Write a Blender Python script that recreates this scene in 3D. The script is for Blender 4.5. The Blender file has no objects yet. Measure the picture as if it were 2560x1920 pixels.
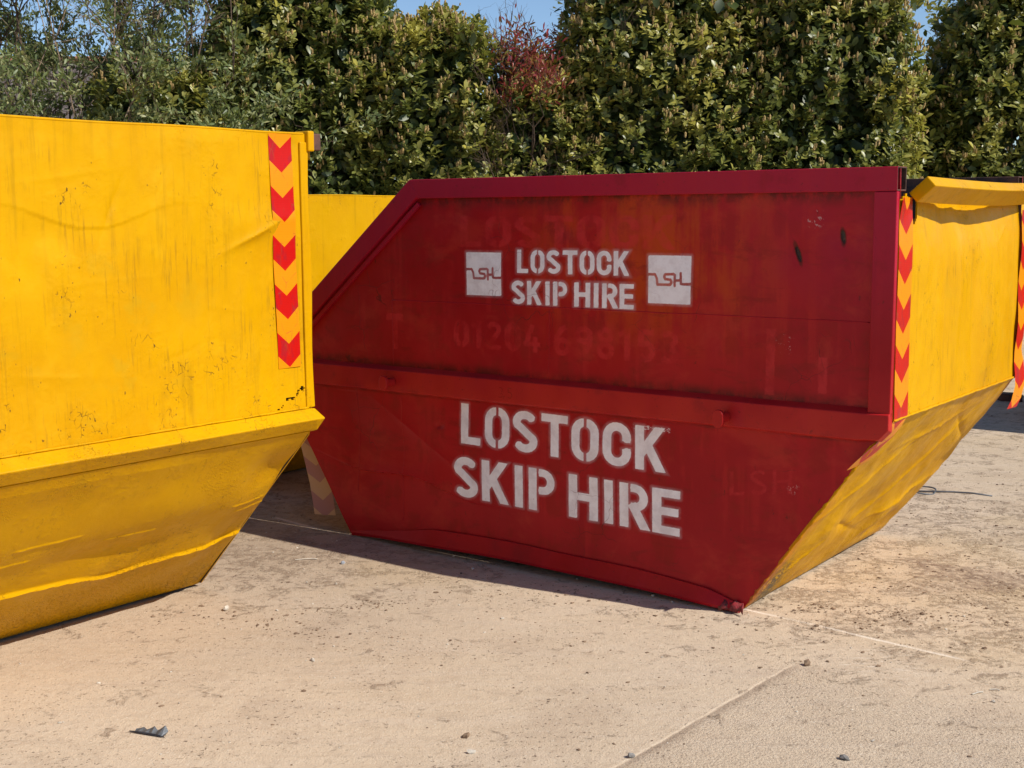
import bpy, math, random
import numpy as np
from mathutils import Vector, Matrix
random.seed(7); RNG = np.random.default_rng(11)
SC = bpy.context.scene; COL = SC.collection

# ------------------------------------------------------------------ camera
cam = bpy.data.cameras.new('camera'); camo = bpy.data.objects.new('camera', cam); COL.objects.link(camo)
SC.camera = camo
cam.sensor_fit = 'HORIZONTAL'; cam.sensor_width = 36.0; cam.lens = 36.0 * 3182.7 / 2560
cam.clip_start = 0.05; cam.clip_end = 2000
camo.matrix_world = Matrix.Translation((0, 0, 1.5)) @ Matrix.Rotation(math.pi / 2 - 0.13332, 4, 'X') @ Matrix.Rotation(-0.00633, 4, 'Z')
# ------------------------------------------------------------------ light
SUN_AZ, SUN_EL = math.radians(-29.3), math.radians(42.2)
sd = Vector((math.cos(SUN_AZ) * math.cos(SUN_EL), math.sin(SUN_AZ) * math.cos(SUN_EL), math.sin(SUN_EL)))
sun = bpy.data.lights.new('sun', 'SUN'); suno = bpy.data.objects.new('sun', sun); COL.objects.link(suno)
sun.energy = 4.2; sun.angle = math.radians(0.5); sun.color = (1.0, 0.945, 0.86)
suno.rotation_euler = sd.to_track_quat('Z', 'Y').to_euler(); suno.location = (20, -10, 20)
world = bpy.data.worlds.new('World'); SC.world = world; world.use_nodes = True
wn = world.node_tree; bgn = wn.nodes['Background']
sky = wn.nodes.new('ShaderNodeTexSky'); sky.sky_type = 'NISHITA'; sky.sun_disc = False
sky.sun_elevation = SUN_EL; sky.sun_rotation = math.atan2(sd.x, sd.y)
sky.air_density = 1.0; sky.dust_density = 0.0; sky.ozone_density = 3.5; sky.altitude = 1500
wn.links.new(sky.outputs[0], bgn.inputs[0]); bgn.inputs[1].default_value = 0.10
SC.view_settings.view_transform = 'Standard'; SC.view_settings.look = 'None'
SC.view_settings.exposure = 0.34; SC.view_settings.gamma = 1.0

# ------------------------------------------------------------------ node helpers
class M:
    def __init__(s, name):
        s.m = bpy.data.materials.new(name); s.m.use_nodes = True; s.t = s.m.node_tree
        s.b = s.t.nodes['Principled BSDF']; s.out = s.t.nodes['Material Output']
    def n(s, typ, **kw):
        x = s.t.nodes.new('ShaderNode' + typ)
        for k, v in kw.items(): setattr(x, k, v)
        return x
    def set(s, inp, v):
        if v is None: return
        if hasattr(v, 'is_output') or isinstance(v, bpy.types.NodeSocket): s.t.links.new(v, inp)
        elif isinstance(v, tuple) and len(v) == 3 and inp.type == 'RGBA': inp.default_value = (*v, 1)
        else: inp.default_value = v
    def P(s, **kw):
        for k, v in kw.items(): s.set(s.b.inputs[k.replace('_', ' ')], v)
    def obj(s): return s.n('TexCoord').outputs['Object']
    def uv(s): return s.n('TexCoord').outputs['UV']
    def sep(s, v): x = s.n('SeparateXYZ'); s.set(x.inputs[0], v); return x.outputs
    def comb(s, a, b, c):
        x = s.n('CombineXYZ')
        for i, v in enumerate((a, b, c)): s.set(x.inputs[i], v)
        return x.outputs[0]
    def map(s, v, scale=(1, 1, 1), loc=(0, 0, 0), rot=(0, 0, 0)):
        x = s.n('Mapping'); s.set(x.inputs[0], v); x.inputs[1].default_value = loc; x.inputs[2].default_value = rot
        x.inputs[3].default_value = scale; return x.outputs[0]
    def noise(s, v, sc, det=4, rough=.55, dist=0.0, col=False):
        x = s.n('TexNoise'); s.set(x.inputs['Vector'], v); x.inputs['Scale'].default_value = sc
        x.inputs['Detail'].default_value = det; x.inputs['Roughness'].default_value = rough
        x.inputs['Distortion'].default_value = dist; return x.outputs['Color' if col else 'Fac']
    def vor(s, v, sc, feat='F1', rnd=1.0, out='Distance'):
        x = s.n('TexVoronoi'); x.feature = feat; s.set(x.inputs['Vector'], v); x.inputs['Scale'].default_value = sc
        x.inputs['Randomness'].default_value = rnd; return x.outputs[out]
    def m2(s, op, a, b=None, c=None, clamp=False):
        x = s.n('Math'); x.operation = op; x.use_clamp = clamp
        for i, v in enumerate((a, b, c)):
            if v is not None: s.set(x.inputs[i], v)
        return x.outputs[0]
    def mul(s, a, b): return s.m2('MULTIPLY', a, b)
    def add(s, a, b): return s.m2('ADD', a, b)
    def sub(s, a, b): return s.m2('SUBTRACT', a, b)
    def rng(s, v, a, b, c=0.0, d=1.0, smooth=True):
        x = s.n('MapRange'); x.clamp = True
        if smooth: x.interpolation_type = 'SMOOTHSTEP'
        s.set(x.inputs[0], v)
        for i, k in enumerate((a, b, c, d)): s.set(x.inputs[1 + i], k)
        return x.outputs[0]
    def mix(s, f, a, b, mode='MIX'):
        x = s.n('Mix'); x.data_type = 'RGBA'; x.blend_type = mode; s.set(x.inputs[0], f)
        s.set(x.inputs[6], a); s.set(x.inputs[7], b); return x.outputs[2]
    def bump(s, h, strength=1.0, dist=0.01, prev=None):
        x = s.n('Bump'); x.inputs['Strength'].default_value = strength; x.inputs['Distance'].default_value = dist
        s.set(x.inputs['Height'], h)
        if prev is not None: s.set(x.inputs['Normal'], prev)
        return x.outputs[0]
    def attr(s, name, out='Fac'):
        x = s.n('Attribute'); x.attribute_name = name; return x.outputs[out]
    def blob(s, v, c, r, nz=None, na=0.0):
        """soft distance mask around point c (object space), 1 inside radius r"""
        x = s.n('VectorMath'); x.operation = 'DISTANCE'; s.set(x.inputs[0], v); x.inputs[1].default_value = c
        d = x.outputs['Value']
        if nz is not None: d = s.add(d, s.mul(s.sub(nz, .5), na))
        return s.rng(d, r * .45, r, 1.0, 0.0)
    def alpha(s, a):
        tr = s.n('BsdfTransparent'); mx = s.n('MixShader'); s.set(mx.inputs[0], a)
        s.t.links.new(tr.outputs[0], mx.inputs[1]); s.t.links.new(s.b.outputs[0], mx.inputs[2])
        s.t.links.new(mx.outputs[0], s.out.inputs[0])

# ------------------------------------------------------------------ materials
def mat_yellow(name, grime=1.0, rough_low=0.0, corner=False, base=(0.615, 0.318, 0.0005)):
    m = M(name); o = m.obj(); x, y, z = m.sep(o)
    big = m.noise(o, 1.7, 4, .6); mid = m.noise(o, 7, 5, .6)
    streak = m.noise(m.map(o, (26, 26, 1.6)), 1.0, 5, .65)
    fine = m.noise(o, 60, 4, .6)
    c = m.mix(m.rng(big, .35, .65), base, tuple(b * k for b, k in zip(base, (.93, .87, 1.0))))
    # greenish / brown grime in vertical runs, gathering low on each sheet
    sp = m.noise(o, 2.3, 3, .5)
    g = m.mul(m.rng(streak, .50, .70), m.rng(sp, .38, .60))
    c = m.mix(m.mul(g, .42 * grime), c, (.36, .19, .004))
    g3 = m.mul(m.rng(m.noise(m.map(o, (70, 70, 4)), 1.0, 4, .7), .52, .66), m.rng(m.noise(o, 3.2, 4, .65), .46, .62))
    c = m.mix(m.mul(g3, .45 * grime), c, (.33, .17, .008))
    pt = m.mul(m.rng(mid, .52, .70), m.rng(big, .40, .6))
    c = m.mix(m.mul(m.rng(m.noise(o, 19, 5, .7), .40, .75), .16 * grime), c, (.50, .215, .002)); c = m.mix(m.mul(m.rng(m.noise(m.map(o, loc=(7, 3, 2)), 4.5, 4, .65), .52, .70), .20), c, (.76, .42, .012))
    c = m.mix(m.mul(pt, .40 * grime), c, (.50, .29, .008))
    # fine chips and short cracks
    ck = m.vor(m.map(m.mix(.09, o, m.noise(o, 9, 3, .6, col=True)), (1, 1, .55)), 44, 'DISTANCE_TO_EDGE')
    wl = m.add(m.noise(o, 4.3, 4, .65), m.mul(m.rng(z, .80, 1.15, 1.0, 0.0), .045))
    crack = m.mul(m.mul(m.rng(ck, .012, .035, 1.0, 0.0), m.rng(wl, .575, .63)), m.rng(m.noise(o, 24, 3, .6), .45, .58))
    c = m.mix(m.mul(crack, .75 * grime), c, (.24, .12, .008))
    dots = m.mul(m.rng(m.noise(m.map(o, (95, 95, 45)), 1.0, 2, .5), .68, .74), m.rng(wl, .50, .58))
    c = m.mix(m.mul(dots, .8 * grime), c, (.13, .065, .012))
    if corner:
        nz = m.noise(o, 45, 5, .7)
        w = m.blob(o, (-.55, .02, .01), .30, nz, .30)
        c = m.mix(w, c, m.mix(m.rng(nz, .48, .62), (.12, .095, .065), (.45, .28, .05)))
        rd = m.mul(m.rng(m.add(y, m.mul(m.sub(mid, .5), .25)), .02, .16, 1.0, 0.0), m.rng(z, .1, .6, 1.0, .15))
        c = m.mix(m.mul(rd, .65), c, (.60, .14, .006))
        sm = m.mul(m.rng(m.noise(m.map(o, (3, 3, 1.2), rot=(.6, 0, 0)), 2.0, 4, .6),   .58, .7), .10)
        c = m.mix(sm, c, (.62, .20, .02))
    h = m.add(m.mul(mid, .35), m.mul(fine, .14))
    h = m.add(h, m.mul(m.noise(o, 150, 2, .5), .05)); h = m.add(h, m.mul(g3, .10)); h = m.add(h, m.mul(m.mul(m.noise(o, 70, 3, .7), m.rng(wl, .50, .60)), .35))
    h = m.sub(h, m.mul(crack, .25)); h = m.add(h, m.mul(dots, .12))
    if rough_low:
        pim = m.rng(m.vor(o, 130), .12, .42, 1.0, 0.0)
        pim2 = m.rng(m.vor(m.map(o, (1.1, 1.1, 1.1)), 55), .05, .3, 1.0, 0.0)
        low = m.add(m.rng(z, .02, .30, 1.0, .0), m.rng(m.noise(o, 3.5, 3, .6), .5, .75, 0, .5))
        h = m.add(h, m.mul(m.mul(m.add(pim, m.mul(pim2, .8)), low), rough_low))
        c = m.mix(m.mul(m.mul(m.rng(z, .0, .12, 1.0, 0.0), m.rng(fine, .42, .6)), .40), c, (.26, .15, .012))
    nb = m.bump(h, .8, .006)
    m.P(Base_Color=c, Roughness=m.rng(mid, .3, .7, .34, .50), Normal=nb, Specular_IOR_Level=.09)
    return m.m

def mat_red(name, panel=True):
    m = M(name); o = m.obj(); x, y, z = m.sep(o); u = m.mul(x, -1.0)
    big = m.noise(o, 1.3, 4, .6); mid = m.noise(o, 6, 5, .65); fine = m.noise(o, 45, 4, .65)
    streak = m.noise(m.map(o, (18, 18, 1.1)), 1.0, 5, .6)
    c = m.mix(m.rng(big, .35, .65), (.34, .0040, .0100), (.43, .0085, .0140))
    if panel:
        # older orange paint ghosting through the newer crimson coat
        om = m.mul(m.mul(m.rng(u, .15, .75), m.rng(u, 1.15, 1.75, 1.0, 0.0)), m.rng(z, .85, 1.25))
        n1 = m.noise(m.map(o, (2.2, 2.2, 1.2)), 1.6, 5, .65)
        om = m.mul(om, m.rng(m.add(n1, m.mul(m.sub(streak, .5), .5)), .40, .62))
        c = m.mix(m.mul(om, .85), c, (.50, .055, .006))
        c = m.mix(m.mul(m.rng(m.sub(mid, m.mul(m.sub(streak, .5), .3)), .50, .62), .55), c, (.29, .012, .008))
        rp = m.mul(m.rng(u, .2, .9, 1.0, 0.0), m.rng(z, 1.0, 1.3))
        c = m.mix(m.mul(rp, .45), c, (.40, .007, .030))
        c = m.mix(m.mul(m.mul(m.rng(streak, .50, .66), m.rng(mid, .4, .6)), .45), c, (.50, .018, .018))
        # dirt close under the rim and above the rail
        dz = m.add(m.rng(z, 1.50, 1.57), m.mul(m.rng(z, .82, .87, .85, 0.0), m.m2('GREATER_THAN', z, .75)))
        c = m.mix(m.mul(m.mul(m.rng(m.m2('ABSOLUTE', m.sub(z, .704)), .003, .014, 1.0, 0.0), m.rng(mid, .35, .6)), .55), c, (.10, .010, .010))  # shadow line below the rail painted into the panel colour
        c = m.mix(m.mul(m.mul(dz, m.rng(m.noise(m.map(o, (14, 14, 9)), 1, 5, .7), .34, .60)), .85), c, (.045, .010, .008))
        pw = m.noise(m.map(o, (3, 3, 9), rot=(0, .25, 0)), 1.5, 6, .72, .6); c = m.mix(m.mul(m.rng(pw, .54, .66), .40), c, (.20, .010, .008))
        pw2 = m.noise(m.map(o, (2, 2, 3), loc=(4, 0, 2)), 1.4, 5, .7, .4); c = m.mix(m.mul(m.rng(pw2, .50, .66), .45), c, (.50, .034, .022))
        sc = m.rng(m.vor(m.map(m.mix(.12, o, m.noise(o, 5, 3, .6, col=True)), (1, 1, 1), rot=(0, .5, 0)), 7, 'DISTANCE_TO_EDGE'), .003, .010, 1.0, 0.0)
        scm = m.mul(sc, m.rng(m.noise(o, 2.2, 3, .6), .54, .62))
        c = m.mix(m.mul(scm, .55), c, (.05, .012, .01))
        c = m.mix(m.mul(m.rng(m.noise(m.map(o, (40, 40, 22)), 1, 3, .6), .68, .75), .55), c, (.06, .012, .01))
        # primer-coloured splash marks
        wh = m.mul(m.rng(m.noise(o, 85, 3, .7), .60, .66), m.blob(o, (-.40, 0, 1.03), .045))
        wh = m.add(wh, m.mul(m.rng(m.noise(o, 70, 3, .7), .58, .64), m.blob(o, (-.30, 0, 1.475), .045)))
        wh = m.add(wh, m.mul(m.rng(m.noise(o, 90, 3, .7), .56, .62), m.blob(o, (-.36, 0, .505), .03)))
        c = m.mix(m.m2('MINIMUM', m.mul(wh, .6), 1.0), c, (.62, .36, .34))
    else:
        c = m.mix(m.mul(m.rng(z, 1.0, 1.4), .8), c, (.40, .0085, .036)); c = m.mix(m.mul(m.rng(z, .60, 1.0, 1.0, 0.0), m.mul(m.rng(big, .35, .6), m.rng(z, .3, .65))), c, (.52, .030, .018))
        c = m.mix(m.mul(m.rng(mid, .55, .68), .35), c, (.20, .010, .012))
        c = m.mix(m.mul(m.rng(streak, .5, .7), .35), c, (.46, .012, .024))
        c = m.mix(m.mul(m.rng(fine, .62, .72), .5), c, (.05, .012, .01))
    h = m.add(m.mul(mid, .4), m.mul(fine, .12))
    if panel: h = m.sub(h, m.mul(scm, .1))
    m.P(Base_Color=c, Roughness=m.rng(mid, .3, .7, .36, .52), Normal=m.bump(h, .7, .005), Specular_IOR_Level=.22)
    if panel:
        # two small rusted-through tears
        def tear(cu, cz, rx, rz, lean):
            du = m.add(m.sub(u, cu), m.mul(m.sub(z, cz), lean)); dz2 = m.sub(z, cz)
            a = m.m2('POWER', m.m2('DIVIDE', du, rx), 2.0); b = m.m2('POWER', m.m2('DIVIDE', dz2, rz), 2.0)
            return m.add(m.add(a, b), m.mul(m.sub(m.noise(o, 70, 3, .6), .5), 1.6))
        t = m.m2('MINIMUM', tear(.362, 1.352, .008, .030, -.35), tear(.198, 1.412, .008, .023, -.1))
        # faded older lettering, then the white stencilled words with a little overspray
        gs = m.attr('ghost'); gw = m.rng(m.noise(o, 11, 4, .7), .34, .66, .08, .62)
        gm = m.mul(m.rng(m.add(gs, m.mul(m.sub(m.noise(o, 60, 3, .6), .5), .012)), -.004, .004, 1.0, 0.0), gw)
        c = m.mix(gm, c, (.62, .030, .034))
        s = m.attr('white'); d = m.add(s, m.mul(m.sub(m.noise(o, 90, 3, .6), .5), .0030)); n2 = m.noise(o, 14, 4, .65)
        core = m.mul(m.rng(d, -.0017, .0017, 1.0, 0.0), m.rng(n2, .30, .72, 1.0, .90))
        mist = m.mul(m.rng(s, -.001, .014, 1.0, 0.0), m.rng(n2, .3, .7, .04, .26))
        wa = m.mul(m.m2('MAXIMUM', core, mist), m.rng(m.noise(m.map(o, (60, 60, 34)), 1.0, 3, .6), .71, .75, 1.0, .60))
        wa = m.mul(wa, m.rng(scm, 0.0, 1.0, 1.0, .65))
        smr = m.mul(m.mul(m.rng(m.m2('ABSOLUTE', m.sub(m.sub(z, .668), m.mul(m.sub(u, .95), .01))), .006, .012, 1.0, 0.0), m.rng(m.m2('ABSOLUTE', m.sub(u, .955)), .075, .09, 1.0, 0.0)), m.rng(m.noise(m.map(o, (50, 50, 120)), 1.0, 3, .7), .50, .58))
        wa = m.m2('MAXIMUM', wa, m.mul(smr, .8))
        c = m.mix(wa, c, m.mix(m.rng(n2, .4, .65), (.97, .93, .94), (.86, .82, .83)))
        m.P(Base_Color=m.mix(m.rng(t, 1.0, 3.2, 1.0, 0.0), c, (.14, .010, .008)))
        m.alpha(m.rng(t, .95, 1.05))
    return m.m

def mat_tape(name, back=False, w=.055, period=.172, phase=0.0):
    m = M(name); uv = m.uv(); a, v, _ = m.sep(uv)
    k = m.mul(m.sub(w, m.m2('ABSOLUTE', a)), .82)
    ph = m.m2('FRACT', m.m2('DIVIDE', m.sub(m.sub(v, k), phase), period))
    red = m.m2('LESS_THAN', ph, .49)
    cell = m.vor(m.comb(m.mul(a, 170.0), m.mul(v, 170.0), 0.0), 1.0, 'DISTANCE_TO_EDGE', 0.0)
    gr = m.rng(cell, .0, .12, .80, 1.0)
    if back:
        c = m.mix(red, (.62, .42, .27), (.45, .24, .24))
    else:
        nz = m.noise(m.comb(m.mul(a, 4.0), m.mul(v, 1.5), 0.0), 6, 3, .6)
        c = m.mix(red, (.78, .255, .002), m.mix(m.rng(nz, .5, .62), (.52, .006, .003), (.40, .010, .014)))
        c = m.mix(1.0, c, m.comb(gr, gr, gr), 'MULTIPLY')
        dirt = m.rng(m.noise(m.comb(m.mul(a, 30.0), m.mul(v, 9.0), 0.0), 1.0, 4, .7), .62, .72)
        c = m.mix(m.mul(dirt, .45), c, (.25, .10, .02)); sc2 = m.mul(m.rng(m.vor(m.comb(m.mul(a, 9.0), m.mul(v, 5.0), 3.0), 1.6, 'DISTANCE_TO_EDGE'), .004, .02, 1.0, 0.0), m.rng(nz, .45, .6)); c = m.mix(m.mul(sc2, .55), c, (.30, .08, .02))
    m.P(Base_Color=c, Roughness=.35 if not back else .6, Specular_IOR_Level=.25)
    m.P(Normal=m.bump(m.add(m.mul(gr, .3), m.noise(m.comb(m.mul(a, 20.0), m.mul(v, 12.0), 0.0), 1.0, 3, .6)), .3, .003))
    return m.m

def mat_simple(name, col, rough=.6, var=.25, sc=12, metal=0, bump=.3, dark=None):
    m = M(name); o = m.obj(); n = m.noise(o, sc, 5, .6)
    c = m.mix(m.rng(n, .35, .65), col, dark or tuple(k * (1 - var) for k in col))
    m.P(Base_Color=c, Roughness=rough, Metallic=metal, Normal=m.bump(m.noise(o, sc * 4, 4, .6), bump, .004))
    return m.m

def mat_spray(name, col, strength=1.0, halo=.22, worn=.35):
    """paint sprayed through a stencil: opaque core, soft mist at the edge ('sdf' holds metres to the outline)"""
    m = M(name); o = m.obj(); s = m.attr('sdf')
    n = m.noise(o, 90, 3, .6); n2 = m.noise(o, 14, 4, .65)
    d = m.add(s, m.mul(m.sub(n, .5), .0035))
    core = m.rng(d, -.0018, .0018, 1.0, 0.0)
    mist = m.mul(m.rng(s, 0.0, .018, 1.0, 0.0), m.rng(n2, .3, .7, halo * .3, halo * 1.3))
    cover = m.rng(n2, .30, .70, 1.0, 1.0 - worn)
    a = m.m2('MAXIMUM', m.mul(core, cover), mist)
    sp = m.rng(m.noise(m.map(o, (55, 55, 30)), 1.0, 3, .6), .72, .76, 1.0, .55)
    a = m.mul(m.mul(a, sp), strength)
    m.P(Base_Color=m.mix(m.rng(n2, .4, .65), col, tuple(k * .86 for k in col)), Roughness=.55, Specular_IOR_Level=.3)
    m.alpha(a)
    return m.m

MY = mat_yellow('yellow_paint'); MYL = mat_yellow('yellow_paint_lower', .8, 1.1)
MYC = mat_yellow('yellow_paint_scuffed', .15, .45, corner=True)
MR = mat_red('crimson_panel_paint'); MRT = mat_red('crimson_trim_paint', False)
MR3 = mat_simple('scraped_red_paint', (.30, .02, .025), .6, .5, 40, 0, .6, (.09, .03, .02))
MRUST = mat_simple('rusty_steel', (.13, .055, .035), .85, .5, 18, 0, .8, (.05, .025, .02))
MINT = mat_simple('bare_inside_steel', (.10, .055, .035), .8, .5, 9, 0, .8, (.05, .03, .022))
MTAPE = mat_tape('chevron_tape', phase=.005); MTAPEB = mat_tape('chevron_tape_wide', w=.066, period=.170, phase=-.012)
MTBACK = mat_tape('tape_backing', True)
MSTAMP = mat_spray('weld_bead_paint', (.16, .012, .012), strength=.55, halo=.0, worn=.6)

# ------------------------------------------------------------------ mesh helpers
def link(name, me, parent=None, mats=()):
    o = bpy.data.objects.new(name, me); COL.objects.link(o)
    for m in mats: me.materials.append(m)
    if parent: o.parent = parent
    return o
def tag(o, label=None, cat=None, group=None, kind=None):
    for k, v in (('label', label), ('category', cat), ('group', group), ('kind', kind)):
        if v: o[k] = v
    return o
def empty(name, loc, rz=0.0):
    o = bpy.data.objects.new(name, None); COL.objects.link(o); o.location = loc; o.rotation_euler = (0, 0, rz)
    o.empty_display_size = .2; return o
def poly(name, V, F, mat, parent=None, smooth=False, uv=None, attrs=None, fm=None):
    me = bpy.data.meshes.new(name); me.from_pydata([tuple(map(float, v)) for v in V], [], [tuple(map(int, f)) for f in F])
    mats = mat if isinstance(mat, (list, tuple)) else [mat]
    o = link(name, me, parent, mats)
    if smooth: me.polygons.foreach_set('use_smooth', [True] * len(me.polygons))
    if fm is not None: me.polygons.foreach_set('material_index', fm)
    if uv is not None:
        l = me.uv_layers.new(name='UVMap'); li = np.empty(len(me.loops), dtype=np.int32); me.loops.foreach_get('vertex_index', li)
        l.data.foreach_set('uv', np.asarray(uv, dtype=np.float32)[li].ravel())
    for k, v in (attrs or {}).items():
        at = me.attributes.new(k, 'FLOAT', 'POINT'); at.data.foreach_set('value', np.asarray(v, dtype=np.float32))
    me.update(); return o
def _h(ix, iy, seed):
    v = np.sin(ix * 127.1 + iy * 311.7 + seed * 74.7) * 43758.5453; return v - np.floor(v)
def vnoise(x, y, seed=0):
    ix, iy = np.floor(x), np.floor(y); fx, fy = x - ix, y - iy; fx = fx * fx * (3 - 2 * fx); fy = fy * fy * (3 - 2 * fy)
    a, b, c, d = _h(ix, iy, seed), _h(ix + 1, iy, seed), _h(ix, iy + 1, seed), _h(ix + 1, iy + 1, seed)
    return (a * (1 - fx) + b * fx) * (1 - fy) + (c * (1 - fx) + d * fx) * fy - .5
def fbm(x, y, seed=0, o=3): return sum(vnoise(x * 2 ** k, y * 2 ** k, seed + k) / 2 ** k for k in range(o))
def gss(a, b, ca, cb, ra, rb): return np.exp(-((a - ca) / ra) ** 2 - ((b - cb) / rb) ** 2)

def slab(name, fn, S, T, nS, nT, thick, mat, parent, cut=None, inner=None, fields=None):
    """closed sheet: fn(s,t)->(x,y,z) arrays, thick = vector to the back face"""
    s, t = np.meshgrid(np.linspace(*S, nS + 1), np.linspace(*T, nT + 1))
    P = np.stack(fn(s, t), -1).reshape(-1, 3); N = len(P); W = nS + 1
    keep = np.ones((nT, nS), bool)
    if cut is not None:
        sc = (s[:-1, :-1] + s[1:, 1:]) / 2; tc = (t[:-1, :-1] + t[1:, 1:]) / 2; keep = ~cut(sc, tc)
    V = np.vstack([P, P + np.asarray(thick)])
    J, I = np.nonzero(keep); A = J * W + I; B, C_, D_ = A + 1, A + W + 1, A + W
    F = [np.stack([A, B, C_, D_], 1), np.stack([D_, C_, B, A], 1) + N]; fm = [np.zeros(len(A)), np.ones(len(A))]
    kp = np.pad(keep, 1)
    for dj, di, p, q in ((-1, 0, A, B), (0, 1, B, C_), (1, 0, C_, D_), (0, -1, D_, A)):
        e = ~kp[J + 1 + dj, I + 1 + di]; p, q = p[e], q[e]; F.append(np.stack([q, p, p + N, q + N], 1)); fm.append(np.zeros(len(p)))
    F = np.vstack(F); fm = np.concatenate(fm).astype(np.int32)
    v0, v1, v2 = V[F[0][0]], V[F[0][1]], V[F[0][2]]
    if np.dot(np.cross(v1 - v0, v2 - v0), thick) > 0: F = F[:, ::-1]
    me = bpy.data.meshes.new(name); me.vertices.add(len(V)); me.vertices.foreach_set('co', V.astype(np.float32).ravel())
    me.loops.add(F.size); me.loops.foreach_set('vertex_index', np.ascontiguousarray(F).astype(np.int32).ravel())
    me.polygons.add(len(F)); me.polygons.foreach_set('loop_start', np.arange(0, F.size, 4, dtype=np.int32)); me.update(calc_edges=True)
    o = link(name, me, parent, [mat, inner or mat]); me.polygons.foreach_set('material_index', fm)
    me.polygons.foreach_set('use_smooth', np.ones(len(F), bool))
    for k, f in (fields or {}).items():
        v = f(-P[:, 0], P[:, 2]).astype(np.float32); at = me.attributes.new(k, 'FLOAT', 'POINT'); at.data.foreach_set('value', np.concatenate([v, v * 0 + 9]))
    try: me.set_sharp_from_angle(angle=math.radians(40))
    except Exception: pass
    return o
def extrude(name, prof, axis_pts, mat, parent, cap=True, open_end=False, inner=None):
    """sweep a closed profile; axis_pts: list of functions/arrays giving the 3-D ring for each station"""
    R = [np.asarray(r, float) for r in axis_pts]; n = len(R[0]); V = np.vstack(R); F = []
    for k in range(len(R) - 1):
        for i in range(n):
            j = (i + 1) % n; F.append((k * n + i, k * n + j, (k + 1) * n + j, (k + 1) * n + i))
    if cap: F.append(tuple(range(n))[::-1]); F.append(tuple((len(R) - 1) * n + i for i in range(n)))
    o = poly(name, V, F, mat, parent)
    import bmesh
    bm = bmesh.new(); bm.from_mesh(o.data); bmesh.ops.recalc_face_normals(bm, faces=bm.faces); bm.to_mesh(o.data); bm.free()
    return o
def bevel(o, w=.004, seg=2):
    b = o.modifiers.new('bevel', 'BEVEL'); b.width = w; b.segments = seg; b.limit_method = 'ANGLE'; b.angle_limit = math.radians(35)
    return o
def box_ring(c, ex, ey): # four corners around c
    c, ex, ey = map(np.asarray, (c, ex, ey)); return [c - ex - ey, c + ex - ey, c + ex + ey, c - ex + ey]
def tube(P, r, n=6):
    P = np.asarray(P, float); V = []; F = []
    rr = np.broadcast_to(np.asarray(r, float), (len(P),))
    T = np.gradient(P, axis=0); T /= np.linalg.norm(T, axis=1)[:, None] + 1e-9
    up = np.array([0, 0, 1.]) if abs(T[0][2]) < .9 else np.array([1., 0, 0])
    for k in range(len(P)):
        a = np.cross(T[k], up); a /= np.linalg.norm(a) + 1e-9; b = np.cross(T[k], a)
        for i in range(n):
            t = 2 * math.pi * i / n; V.append(P[k] + rr[k] * (a * math.cos(t) + b * math.sin(t)))
    for k in range(len(P) - 1):
        for i in range(n):
            j = (i + 1) % n; F.append((k * n + i, k * n + j, (k + 1) * n + j, (k + 1) * n + i))
    F.append(tuple(range(n))[::-1]); F.append(tuple((len(P) - 1) * n + i for i in range(n)))
    return np.array(V), F
def merge(parts):
    V = []; F = []; o = 0
    for v, f in parts: V.append(v); F += [tuple(i + o for i in q) for q in f]; o += len(v)
    return np.vstack(V), F

# ------------------------------------------------------------------ stencil glyphs as distance fields
TK = .195
def sd_box(x, y, p0, p1, t=TK):
    p0 = np.array(p0, float); p1 = np.array(p1, float); L = np.hypot(*(p1 - p0)); d = (p1 - p0) / L; c = (p0 + p1) / 2
    a = np.abs((x - c[0]) * d[0] + (y - c[1]) * d[1]) - L / 2; b = np.abs(-(x - c[0]) * d[1] + (y - c[1]) * d[0]) - t / 2
    return np.hypot(np.maximum(a, 0), np.maximum(b, 0)) + np.minimum(np.maximum(a, b), 0)
def sd_rect(x, y, x0, y0, x1, y1): return sd_box(x, y, (x0, (y0 + y1) / 2), (x1, (y0 + y1) / 2), y1 - y0)
def sd_caps(x, y, p0, p1, t=TK):
    dx, dy = p1[0] - p0[0], p1[1] - p0[1]; L2 = dx * dx + dy * dy + 1e-12
    k = np.clip(((x - p0[0]) * dx + (y - p0[1]) * dy) / L2, 0, 1)
    return np.hypot(x - p0[0] - k * dx, y - p0[1] - k * dy) - t / 2
def arc(cx, cy, rx, ry, a0, a1, n=9):
    return [(cx + rx * math.cos(math.radians(a0 + (a1 - a0) * i / (n - 1))), cy + ry * math.sin(math.radians(a0 + (a1 - a0) * i / (n - 1)))) for i in range(n)]
def sd_path(x, y, P, t=TK, closed=False):
    d = np.full_like(x, 9.); n = len(P)
    for i in range(n - 1):
        f = sd_box if (not closed and i in (0, n - 2)) else sd_caps
        d = np.minimum(d, f(x, y, P[i], P[i + 1], t))
    if closed: d = np.minimum(d, sd_caps(x, y, P[-1], P[0], t))
    return d
h2 = TK / 2
def ringp(w, y0=0.0, y1=1.0, r=.21):
    l, rr, b, t = h2, w - h2, y0 + h2, y1 - h2
    return arc(rr - r, t - r * 1.15, r, r * 1.15, 0, 90, 6) + arc(l + r, t - r * 1.15, r, r * 1.15, 90, 180, 6) + arc(l + r, b + r * 1.15, r, r * 1.15, 180, 270, 6) + arc(rr - r, b + r * 1.15, r, r * 1.15, 270, 360, 6)
S_P = arc(.30, .725, .205, .175, 28, 205, 12) + [(.21, .585), (.40, .42)] + arc(.31, .275, .205, .175, 25, -152, 12)
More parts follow.
